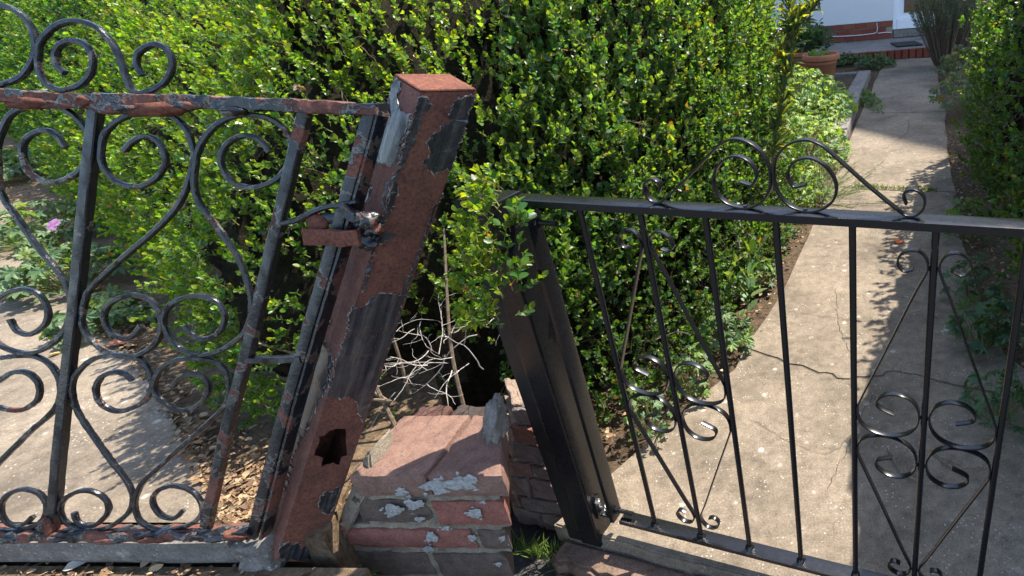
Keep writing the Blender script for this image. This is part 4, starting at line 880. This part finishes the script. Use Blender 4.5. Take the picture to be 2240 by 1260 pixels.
# shoots reaching out over the short post
sp_ = [((1128, 640), (1215, 585), 1.30), ((1120, 595), (1160, 560), 1.32), ((1128, 690), (1175, 672), 1.22), ((1150, 480), (1165, 520), 1.38), ((1120, 520), (1150, 600), 1.33), ((1225, 640), (1250, 590), 1.42), ((1235, 560), (1225, 500), 1.42), ((1160, 520), (1195, 500), 1.40), ((1280, 480), (1295, 462), 1.40)] + [((int(x_), int(y_)), (int(x_ + dx_), int(y_ - 30)), d_) for x_, y_, dx_, d_ in zip(rng.uniform(1108, 1142, 20), rng.uniform(470, 650, 20), rng.uniform(-8, 28, 20), rng.uniform(1.15, 1.24, 20))]
bs = np.array([PZ(*a_, z) for a_, b_, z in sp_]); ds = np.array([PZ(*b_, z - .02) - PZ(*a_, z) for a_, b_, z in sp_]); Ln = np.linalg.norm(ds, axis=1)
sprays(HB, bs, ds, np.clip((Ln / .012).astype(int), 2, 7), .55, np.full(len(bs), .019), np.tile([.085, .16, .03], (len(bs), 1)), M['leaf'], rng, stem_mat=True, aspect=.9)

# --- dark hedge on the right of the path
rng = np.random.default_rng(8)
HD = tag(empty('dark_hedge'), 'dark green clipped hedge in shade right of the path, at the picture edge', 'hedge')
hd_plan = [ST(2.6, 4.9), ST(1.5, 4.7), ST(.98, 4.3), ST(.80, 3.6), ST(.80, 2.9), ST(.9, 2.2), ST(1.04, 1.6), ST(1.10, 1.1), ST(1.14, .6), ST(1.17, .22), ST(1.5, .05), ST(2.4, -.05)]
HDk = Bank([(a_[0], a_[1]) for a_ in hd_plan], [(.12, .03), (.03, .25), (.0, .6), (.0, .9), (.03, 1.2), (.1, 1.45), (.3, 1.58), (.9, 1.62)], 0, .05, 41, side=1, hmul=lambda u: 1 + .42 * np.clip((u - .5) / .12, 0, 1))  # near end is out of view, added and raised to shade the path
HDk.core('shade_core', -.14, M['core'], HD)
U, V = pick(9000, HDk, rng, .0, .97, 1.2); p, n_ = HDk.at(U, V, -.05 + rng.normal(size=len(U)) * .03); gap = wob(p, 5, 67) + .6 * wob(p, 11, 68); q = proj(p); ok = (q[:, 0] > 1990) & (q[:, 0] < 2900) & (q[:, 1] > -100) & (gap > -1.0); p, n_, q = p[ok], n_[ok], q[ok]
tone = np.clip(.25 + .2 * wob(p, 1.4, 93)[:, None] + rng.normal(size=(len(p), 1)) * .2, 0, 1); cols = (1 - tone) * np.array([.05, .11, .036]) + tone * np.array([.15, .23, .04])
sprays(HD, p, n_ * .5 + ZUP * .65 + rng.normal(size=p.shape) * .35, rng.integers(3, 6, len(p)), .6, .0185 * (.75 + .25 * q[:, 2] / 2) * rng.uniform(.8, 1.2, len(p)), cols, M['leaf'], rng, stem_mat=True, aspect=.98)
U, V = rng.random(260), rng.uniform(0, .3, 260); p, n_ = HDk.at(U, V, -.06); twigs(HD, p, n_ * .5 - ZUP * .3 + rng.normal(size=p.shape) * .6, rng.uniform(.06, .2, len(p)), M['bark'], rng, r0=.002)

# --- lobed-leaf plants: leaves on stalks rising from a crown
def clump(name, label, cat, centre, rad, n, size, cols, rng, z0=0.0, height=.16, tmpl=PALM, mat=None, group=None, keep=None, flat=.8, sizevar=.35):
    o = tag(empty(name), label, cat, group); c = np.array(centre)
    a_ = rng.uniform(0, 6.283, n); r = np.sqrt(rng.random(n)) ; off = np.stack([np.cos(a_) * r * rad[0], np.sin(a_) * r * rad[1], np.zeros(n)], 1)
    hz = height * (1 - .65 * r ** 2) * rng.uniform(.45, 1.15, n); p = c + off + ZUP * (hz + z0)[:, None]
    D_ = unit(off * 1.2 / max(rad) + rng.normal(size=(n, 3)) * .45 - ZUP * .12); Nn = unit(ZUP * flat + off * .5 / max(rad) + rng.normal(size=(n, 3)) * .3 + back * .25)
    S_ = size * rng.uniform(1 - sizevar, 1 + sizevar, n); col = np.array(cols)[rng.integers(0, len(cols), n)] * rng.uniform(.75, 1.3, (n, 1))
    if keep is not None:
        ok = keep(p); p, D_, Nn, S_, col, off = p[ok], D_[ok], Nn[ok], S_[ok], col[ok], off[ok]
    X, Y, Z = frame(D_, Nn); stuff(scatter('leaves', tmpl[0], tmpl[1], p - Y * S_[:, None] * .3, X, Y, Z, S_, col, mat or M['leaf_soft'], o))
    base = c + off * .35 + ZUP * z0; d_ = (p - Y * S_[:, None] * .25) - base; X, Y, Z = frame(d_, rng.normal(size=d_.shape)); L = np.linalg.norm(d_, axis=1)
    stuff(scatter('stalks', STEM[0], STEM[1], base, X, Y, Z, np.stack([np.full(len(L), .0022), L, np.full(len(L), .0022)], 1), np.tile([.14, .16, .05], (len(L), 1)), M['dry'], o))
    return o
rng = np.random.default_rng(12)
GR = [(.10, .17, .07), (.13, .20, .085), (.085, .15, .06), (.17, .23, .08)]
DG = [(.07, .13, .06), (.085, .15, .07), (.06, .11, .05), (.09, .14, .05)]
grp = 'lobed geranium clumps behind the rusty gate'
for px, py, rx, n, sz, lab in [(95, 475, .36, 170, .085, 'grey-green geranium clump with a pink flower beside the sunny path'), (165, 575, .24, 150, .075, 'low geranium clump at the path edge, just behind the rusty gate bar'), (235, 665, .17, 120, .062, 'small geranium clump nearest the rusty gate, by the dry litter'), (45, 330, .55, 230, .12, 'far pale geranium clump below the bright hedge at the left edge')]:
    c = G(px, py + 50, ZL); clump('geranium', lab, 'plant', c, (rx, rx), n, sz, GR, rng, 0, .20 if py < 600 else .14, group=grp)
# pink flower
fl_c = G(117, 530, ZL) + ZUP * .27
def flower(parent, c, nrm, r, col, npet=5):
    u = unit(np.cross(nrm, [.3, .2, .9])); v_ = np.cross(nrm, u); a_ = np.arange(npet) * 6.283 / npet
    D_ = u[None] * np.cos(a_)[:, None] + v_[None] * np.sin(a_)[:, None]; X, Y, Z = frame(D_, np.tile(nrm, (npet, 1)) + D_ * -.25)
    return scatter('petals', LEAF[0], LEAF[1], np.tile(c, (npet, 1)), X, Y, Z, np.stack([np.full(npet, r * 1.1), np.full(npet, r), np.full(npet, r)], 1), np.tile(col, (npet, 1)), M['petal'], parent)
fw = tag(empty('pink_flower'), 'single pink geranium flower above the leaves beside the path', 'flower')
flower(fw, PZ(117, 492, 2.9), unit(back + ZUP * .5), .036, (.6, .3, .55)); tube('stalk', [PZ(117, 494, 2.92), PZ(119, 530, 2.95), PZ(122, 580, 3.0)], .0022, M['bark'], fw, seg=5)

# lobed plants in the shade under the dark hedge
rng = np.random.default_rng(14)
for px, py, rx, n, sz, lab in [(2150, 690, .15, 70, .062, 'shaded lobed-leaf clump under the dark hedge, largest leaves'), (2185, 850, .13, 60, .05, 'shaded lobed-leaf clump nearest the gate at the right edge'), (2125, 590, .14, 50, .055, 'shaded clump hanging over the path edge below the dark hedge'), (2110, 455, .15, 60, .06, 'sunlit lobed-leaf tuft where the dark hedge meets the path')]:
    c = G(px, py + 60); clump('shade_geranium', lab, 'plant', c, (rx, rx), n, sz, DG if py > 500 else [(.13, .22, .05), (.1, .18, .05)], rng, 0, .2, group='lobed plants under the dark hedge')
for px, py, rx, n, sz, h_, lab in [(2090, 215, .42, 210, .085, .42, 'dull green geranium bank beyond the dark hedge, along the shaded path'), (2060, 150, .34, 150, .08, .45, 'dusty geranium bank below the grey rosemary by the porch')]:
    c = G(px + 40, py + 30); clump('geranium_bank', lab, 'plant', c, (rx, rx * 1.5), n, sz, [(.09, .14, .07), (.12, .16, .07), (.2, .16, .07), (.08, .12, .06)], rng, 0, h_)

# sunny border left of the path
rng = np.random.default_rng(16)
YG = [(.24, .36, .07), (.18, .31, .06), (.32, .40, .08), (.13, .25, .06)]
for px, py, rx, ry, n, sz, h_, lab in [(1752, 215, .62, 1.0, 1200, .06, .46, 'bright sunlit mound of ground cover between hedge and flower bed'), (1765, 300, .4, .6, 520, .055, .32, 'front of the sunlit ground cover beside the concrete edging'), (1745, 390, .26, .35, 220, .06, .24, 'bright lobed leaves at the path edge behind the crest of the new gate')]:
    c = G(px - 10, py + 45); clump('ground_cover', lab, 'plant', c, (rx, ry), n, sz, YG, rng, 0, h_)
MG = [(.09, .16, .05), (.14, .22, .05), (.07, .13, .045)]
for px, py, rx, n, sz, lab in [(1640, 560, .14, 80, .055, 'leafy weed clump at the path edge between two gate bars'), (1590, 690, .12, 70, .05, 'green weed clump beside the path near the gate scrolls'), (1520, 790, .10, 60, .042, 'small weed clump behind the paired gate scrolls'), (1425, 880, .09, 50, .036, 'lowest weed clump by the soil behind the black stile'), (1690, 470, .13, 60, .055, 'lobed weed clump just behind the new top rail')]:
    c = G(px, py + 70); clump('edge_weed', lab, 'plant', c, (rx, rx), n, sz, MG, rng, 0, .2, group='weeds along the path edge')
# lance-leaved weeds against the hedge foot
for px, py, lab in [(1600, 560, 'upright narrow-leaved weed at the foot of the box hedge'), (1640, 470, 'tall pale weed stem rising behind the new gate rail')]:
    o = tag(empty('tall_weed'), lab, 'weed'); b_ = G(px, py + 130); 
    bs = np.tile(b_, (5, 1)) + rng.normal(size=(5, 3)) * np.array([.05, .05, 0]); sprays(o, bs, ZUP + rng.normal(size=(5, 3)) * .25, np.full(5, 7), .45, np.full(5, .075), np.tile([.12, .19, .06], (5, 1)), M['leaf_soft'], rng, stem_mat=True, tmpl=LANCE, aspect=1.7, stem_r=.002)

# evening primrose with a yellow flower
rng = np.random.default_rng(18)
ep = tag(empty('evening_primrose'), 'tall leggy flower stalk with one yellow bloom in front of the house', 'plant')
ez = 3.1
ep_l = [(1688, 420), (1690, 350), (1705, 250), (1722, 160), (1735, 90), (1738, 60)]
P_ = resample(catmull([PZ(a_, b_, ez) for a_, b_ in ep_l], 8), .02); tube('stalk', P_, np.linspace(.008, .005, len(P_)), M['bark'], ep, seg=6)
br_ = [[(1738, 62), (1728, 30), (1722, 0), (1718, -40)], [(1738, 62), (1760, 40), (1785, 10), (1800, -20)], [(1724, 150), (1712, 125), (1708, 108)]]
for b_ in br_:
    Q_ = resample(catmull([PZ(a_, c_, ez - .02) for a_, c_ in b_], 6), .02); tube('branch', Q_, np.linspace(.005, .003, len(Q_)), M['bark'], ep, seg=5); P_ = np.r_[P_, Q_]
n = 420; ii = rng.integers(8, len(P_), n); pp = P_[ii]; D_ = unit(rng.normal(size=(n, 3)) * .7 + ZUP * .55); X, Y, Z = frame(D_, ZUP + rng.normal(size=(n, 3)) * .4)
col = np.where(rng.random((n, 1)) < .2, np.array([[.36, .36, .05]]), np.array([[.13, .18, .07]])) * rng.uniform(.7, 1.3, (n, 1))
stuff(scatter('leaves', LANCE[0], LANCE[1], pp, X, Y, Z, np.stack([np.full(n, .075), rng.uniform(.06, .13, n), np.full(n, .08)], 1), col, M['leaf_soft'], ep))
fc = PZ(1706, 100, ez - .03); a_ = np.arange(5) * 1.257; u_, v2 = right, back
D_ = unit(-ZUP[None] + .32 * (u_[None] * np.cos(a_)[:, None] + v2[None] * np.sin(a_)[:, None])); X, Y, Z = frame(D_, (u_[None] * np.cos(a_)[:, None] + v2[None] * np.sin(a_)[:, None]))
scatter('petals', LEAF[0], LEAF[1], np.tile(fc, (5, 1)), X, Y, Z, np.stack([np.full(5, .06), np.full(5, .06), np.full(5, .06)], 1), np.tile([.85, .45, .01], (5, 1)), M['petal'], ep)

# rosemary by the door
rng = np.random.default_rng(20)
rs = tag(empty('rosemary_bush'), 'woody grey-green rosemary bush with brown bare twigs in front of the door', 'shrub')
rc = G(2075, 150); nS = 620; a_ = rng.uniform(0, 6.283, nS); r = np.sqrt(rng.random(nS)); base = rc + np.stack([np.cos(a_) * r * .2, np.sin(a_) * r * .2, np.full(nS, .05)], 1)
tipp = rc + np.stack([np.cos(a_) * r * .78 + .18, np.sin(a_) * r * .55, .45 + .95 * (1 - .5 * r) * rng.uniform(.55, 1.1, nS)], 1); dd = tipp - base; L = np.linalg.norm(dd, axis=1)
X, Y, Z = frame(dd, rng.normal(size=dd.shape)); stuff(scatter('twigs', STEM[0], STEM[1], base, X, Y, Z, np.stack([np.full(nS, .007), L, np.full(nS, .007)], 1), np.tile([.2, .14, .1], (nS, 1)) * rng.uniform(.6, 1.4, (nS, 1)), M['dry'], rs))
nn_ = 15000; k_ = rng.integers(0, nS, nn_); bare = (np.cos(a_[k_]) > .1) & (rng.random(nn_) < .6); f_ = .5 + .5 * rng.random(nn_) ** .7; pp = base[k_] + dd[k_] * f_[:, None] + rng.normal(size=(nn_, 3)) * .015; pp, kk = pp[~bare], k_[~bare]
D_ = unit(unit(dd[kk]) * .8 + rng.normal(size=pp.shape) * .55); X, Y, Z = frame(D_, rng.normal(size=pp.shape)); stuff(scatter('needles', NEEDLE[0], NEEDLE[1], pp, X, Y, Z, np.stack([np.full(len(pp), .12), rng.uniform(.03, .05, len(pp)), np.full(len(pp), .05)], 1), np.array([[.10, .14, .085]]) * rng.uniform(.6, 1.5, (len(pp), 1)), M['leaf_soft'], rs))

# flower bed edging, pots, bed litter
edg = tag(empty('bed_edging'), 'pale L-shaped concrete edging round the dark flower bed by the path', 'edging')
def kerbpiece(a_, b_, wv, h_=.09): bbox('edging_stone', a_ - ZUP * .06, b_ - a_, wv, ZUP * (h_ + .06), M['kerb'], edg, .01, jit=.004, sub=4, segs=2)
e0, e1_, e2, e3 = G(1905, 168), G(1878, 230), G(1855, 300), G(1842, 345)
sd = unit(np.array([-1, .1, 0]))
kerbpiece(e1_ + (e0 - e1_) * .004, e0, sd * .17); kerbpiece(e2 + (e1_ - e2) * .004, e1_, sd * .16, .085); kerbpiece(e3, e2, sd * .15, .07)
kerbpiece(e0 + sd * .172 - TN * .14, e0 + sd * .95 - TN * .14 , TN * .13, .085)
bs_ = slab('bed_soil', xy([e3 + sd * .16, e2 + sd * .165, e1_ + sd * .175, e0 + sd * .175, e0 + sd * 1.3, e3 + sd * .9]), .035, .05, M['soil'], bev=0); struct(bs_)
def pot(name, label, c, r, h_, group=None):
    o = tag(empty(name), label, 'flower pot', group); prof = [(.62, 0), (.66, .01), (.86, .66), (.885, .67), (.89, .76), (.93, .77), (1., .80), (1.02, .9), (1.0, .985), (.97, 1.), (.9, .99), (.87, .9), (.86, .84)]
    k = 40; V = [c + np.array([math.cos(i * 6.283185 / k) * r * a_, math.sin(i * 6.283185 / k) * r * a_, h_ * b_]) for a_, b_ in prof for i in range(k)]
    Fc = [(j * k + i, j * k + (i + 1) % k, (j + 1) * k + (i + 1) % k, (j + 1) * k + i) for j in range(len(prof) - 1) for i in range(k)] + [tuple(range(k))[::-1]]
    b_ = mesh_obj('pot_body', V, Fc, M['terracotta'], o, True); b_.data.set_sharp_from_angle(angle=math.radians(50))
    V = [c + np.array([math.cos(i * 6.283 / 24) * r * .875, math.sin(i * 6.283 / 24) * r * .875, h_ * .87]) for i in range(24)]; mesh_obj('compost', V, [tuple(range(24))], M['soil'], o); return o
rng = np.random.default_rng(22)
pc = G(1797, 178); pot('terracotta_pot', 'round terracotta pot with a small green seedling behind the ground cover', pc, .25, .36)
sdl = tag(empty('seedling'), 'small green seedling growing in the front terracotta pot', 'plant'); n = 26; D_ = unit(rng.normal(size=(n, 3)) * .5 + ZUP * .8); X, Y, Z = frame(D_, rng.normal(size=(n, 3))); pp = pc + np.array([-.06, 0, .31]) + rng.normal(size=(n, 3)) * np.array([.06, .06, .004])
scatter('leaves', LEAF[0], LEAF[1], pp, X, Y, Z, np.stack([np.full(n, .07), rng.uniform(.07, .14, n), np.full(n, .1)], 1), np.tile([.14, .22, .07], (n, 1)) * rng.uniform(.7, 1.3, (n, 1)), M['leaf_soft'], sdl)
pc2 = G(1752, 158); pot('terracotta_pot', 'darker terracotta pot holding a leafy shrub, behind the flower stalk', pc2, .21, .3)
shb = tag(empty('potted_shrub'), 'dark leafy shrub standing in the rear terracotta pot', 'plant'); n = 420; pp = pc2 + np.array([.12, 0, .45]) + rng.normal(size=(n, 3)) * np.array([.15, .12, .08]); D_ = unit(pp - pc2 - np.array([0, 0, .4]) + rng.normal(size=(n, 3)) * .1); X, Y, Z = frame(D_, ZUP + rng.normal(size=(n, 3)) * .5)
stuff(scatter('leaves', LEAF[0], LEAF[1], pp, X, Y, Z, np.stack([np.full(n, .07), rng.uniform(.06, .11, n), np.full(n, .08)], 1), np.tile([.05, .10, .05], (n, 1)) * rng.uniform(.6, 1.4, (n, 1)), M['leaf'], shb))
st_ = rng.normal(size=(9, 3)) * .1; tube('stem', [pc2 + ZUP * .31, pc2 + ZUP * .5, pc2 + ZUP * .7], .012, M['bark'], shb, seg=6)
# low dark weeds at the porch edge
for px, py, rx, lab in [(1855, 128, .34, 'dark low weeds in front of the porch, nearest the pots'), (1915, 135, .3, 'dark weeds spilling onto the shaded path by the porch')]:
    clump('porch_weed', lab, 'weed', G(px, py + 12), (rx, rx * .8), 240, .05, [(.05, .11, .03), (.07, .14, .04), (.04, .09, .03)], rng, 0, .16, tmpl=LEAF)
clump('path_weed', 'grassy weeds along the outside of the concrete edging', 'weed', G(1893, 215), (.12, .9), 240, .06, [(.08, .15, .03), (.1, .18, .04)], rng, 0, .07, tmpl=LANCE)
# feathery fennel beside the path
fe = tag(empty('fennel'), 'wispy feathery fennel leaning over the path edge behind the gate crest', 'plant'); n = 70; b_ = G(1790, 440); base = b_ + rng.normal(size=(n, 3)) * np.array([.07, .07, 0]); dd = unit(rng.normal(size=(n, 3)) * .55 + ZUP * .6 + right * .5 + back * -.1) * rng.uniform(.2, .5, (n, 1))
X, Y, Z = frame(dd, rng.normal(size=dd.shape)); stuff(scatter('stems', STEM[0], STEM[1], base, X, Y, Z, np.stack([np.full(n, .003), np.linalg.norm(dd, axis=1), np.full(n, .003)], 1), np.tile([.16, .2, .1], (n, 1)), M['dry'], fe))
m_ = 3200; k_ = rng.integers(0, n, m_); pp = base[k_] + dd[k_] * rng.uniform(.3, 1, (m_, 1)); D_ = unit(unit(dd[k_]) * .5 + rng.normal(size=(m_, 3)) * .6); X, Y, Z = frame(D_, rng.normal(size=(m_, 3)))
stuff(scatter('fronds', NEEDLE[0], NEEDLE[1], pp, X, Y, Z, np.stack([np.full(m_, .03), rng.uniform(.02, .045, m_), np.full(m_, .03)], 1), np.tile([.18, .23, .13], (m_, 1)) * rng.uniform(.7, 1.3, (m_, 1)), M['leaf_soft'], fe))

# ------------------------------------------------------------------ litter and small finds
rng = np.random.default_rng(30)
def litter(name, label, pts, z, sizes, cols, rng, sticks=.3, thick=.0):
    pts = np.array(pts); n = len(pts); pts[:, 2] = z + rng.uniform(.003, .012, n)
    D_ = unit(np.c_[rng.normal(size=(n, 2)), rng.normal(size=n) * .18]); X, Y, Z = frame(D_, ZUP + rng.normal(size=(n, 3)) * .45); S_ = rng.uniform(*sizes, n)
    c = np.array(cols)[rng.integers(0, len(cols), n)] * rng.uniform(.6, 1.35, (n, 1)); w_ = np.where(rng.random(n) < sticks, .12, .75)
    o = scatter(name, LEAF[0], LEAF[1], pts, X, Y, Z, np.stack([S_ * w_, S_, S_ * w_], 1), c, M['dry']); o['label'] = label; o['category'] = 'leaf litter'; return stuff(o)
BRN = [(.24, .15, .08), (.18, .11, .06), (.3, .21, .12), (.12, .07, .045), (.33, .24, .15)]
pts = []
for i in range(len(ledge) - 1):
    a_, b_ = G(*ledge[i], ZL), G(*ledge[i + 1], ZL); k = int(2000 / (1 + i * 1.1)); t = rng.random((k, 1)); w_ = np.abs(rng.normal(size=(k, 1))) * .11 - .03; pts += list(a_ + (b_ - a_) * t + np.array([.75, .2, 0]) * w_)
litter('leaf_litter', 'dry brown leaf litter along the edge of the raised path', pts, ZL, (.007, .028), BRN, rng, .5)
pts = [KA + kd * t + -kn * abs(rng.normal()) * .05 - kn * .005 for t in rng.uniform(.1, 1.15, 260)]
litter('sill_litter', 'dead leaves lying in front of the grey stone sill', pts, ZL - .078, (.008, .03), BRN, rng, .5)
pts = []
for t in rng.uniform(.3, 4.2, 1700): pts.append(ST(left_s(t) - .06 + abs(rng.normal()) * -.1 + rng.normal() * .03, t))
for t in rng.uniform(.4, 4.6, 1300): pts.append(ST(right_s(t) + .0 + abs(rng.normal()) * .12, t))
litter('path_litter', 'brown litter along both edges of the concrete path', pts, 0.0, (.008, .03), BRN, rng, .5)
# grass growing in the joint of the path and at the pavement edge
def grass(name, label, pts, hts, rng, z=0.0):
    pts = np.array(pts); n = len(pts); D_ = unit(ZUP + rng.normal(size=(n, 3)) * .45); X, Y, Z = frame(D_, rng.normal(size=(n, 3)))
    o = scatter(name, LANCE[0], LANCE[1], pts, X, Y, Z, np.stack([np.full(n, .012), rng.uniform(*hts, n), np.full(n, .03)], 1), np.array([[.13, .2, .045]]) * rng.uniform(.6, 1.4, (n, 1)), M['leaf_soft']); o['label'] = label; o['category'] = 'grass'; return stuff(o)
grass('joint_grass', 'short grass growing in the joint across the path', [ST(s, 3.03 + rng.normal() * .012) for s in rng.uniform(.05, .62, 420)], (.015, .04), rng)
grass('pavement_grass', 'tufts of grass where the brick pier meets the pavement', [ST(s, rng.normal() * .012 - .075 - .02 * s, -.1) for s in np.r_[rng.uniform(-.34, -.16, 130), rng.normal(size=60) * .02 - .17]], (.03, .075), rng)
# weeds at the foot of the brick wall
rng = np.random.default_rng(33)
for px, py, lab in [(820, 1215, 'small green weed growing at the foot of the lichened brick wall')]:
    c = wpt(px, py + 40, .03); o = clump('wall_weed', lab, 'weed', c - ZUP * .02, (.03, .025), 22, .026, [(.11, .15, .05), (.16, .16, .06)], rng, 0, .09)
# twigs lying on the path
for i, (pp, lab) in enumerate([([(1940, 980), (1975, 1035), (2040, 1060), (2110, 1065)], 'reddish dead twig lying on the shaded path behind the gate scrolls'), ([(2035, 985), (2080, 1020), (2150, 1022), (2235, 995)], 'pale forked twig lying on the path at the right edge'), ([(1100, 600), (1101, 601)], '')]):
    if not lab: continue
    P_ = resample(catmull([G(a_, b_, .008) for a_, b_ in pp], 8), .012); P_[:, 2] += np.abs(wob(P_, 9, i)) * .006; o = tag(empty('fallen_twig'), lab, 'twig'); tube('stem', P_, np.linspace(.0032, .0016, len(P_)), M['bark'] if i else M['bark'], o, seg=6, jit=.0006)
    for k in (.25, .45, .7):
        j = int(k * len(P_)); q_ = [P_[j], P_[j] + (DH * .03 + TN * rng.normal() * .05 + ZUP * .004), P_[j] + (DH * .07 + TN * rng.normal() * .08 + ZUP * .003)]; tube('side_twig', q_, np.array([.0016, .0012, .0007]), M['bark'], o, seg=5)
def leaf_obj(name, label, p, size, col):
    D_ = unit(rng.normal(size=(1, 3)) * np.array([1, 1, .1])); X, Y, Z = frame(D_, ZUP[None] + rng.normal(size=(1, 3)) * .2); return tag(scatter(name, LEAF[0], LEAF[1], p[None] + ZUP * .006, X, Y, Z, np.array([size]), np.array([col]), M['dry']), label, 'leaf')
leaf_obj('fallen_leaf', 'orange fallen leaf on the sunlit path below the new top rail', G(1962, 535), .07, (.6, .16, .05))
leaf_obj('fallen_leaf', 'large red-brown dead leaf behind the scrolls of the rusty gate', G(305, 745, ZL), .10, (.3, .12, .07))
leaf_obj('fallen_leaf', 'pale grey dead leaf on the ground below the stone sill', G(140, 1252, ZL - .075), .045, (.5, .46, .38))
leaf_obj('fallen_leaf', 'yellow leaf on the raised path between the scrolls', G(107, 782, ZL), .035, (.6, .36, .08))
# pebbles on the step
for px, py, r_, lab in [(1251, 1212, .011, 'pale grey pebble on the brown step below the black post'), (1312, 1256, .008, 'small buff stone on the step at the bottom edge')]:
    c = G(px, py, -.082); o = blob('pebble', c + ZUP * r_ * .5, (np.array([1., 0, 0]), np.array([0, 1., 0]), ZUP), (r_, r_ * .8, r_ * .6), M['kerb'], None, px, sub=2, amp=.2); tag(o, lab, 'pebble')
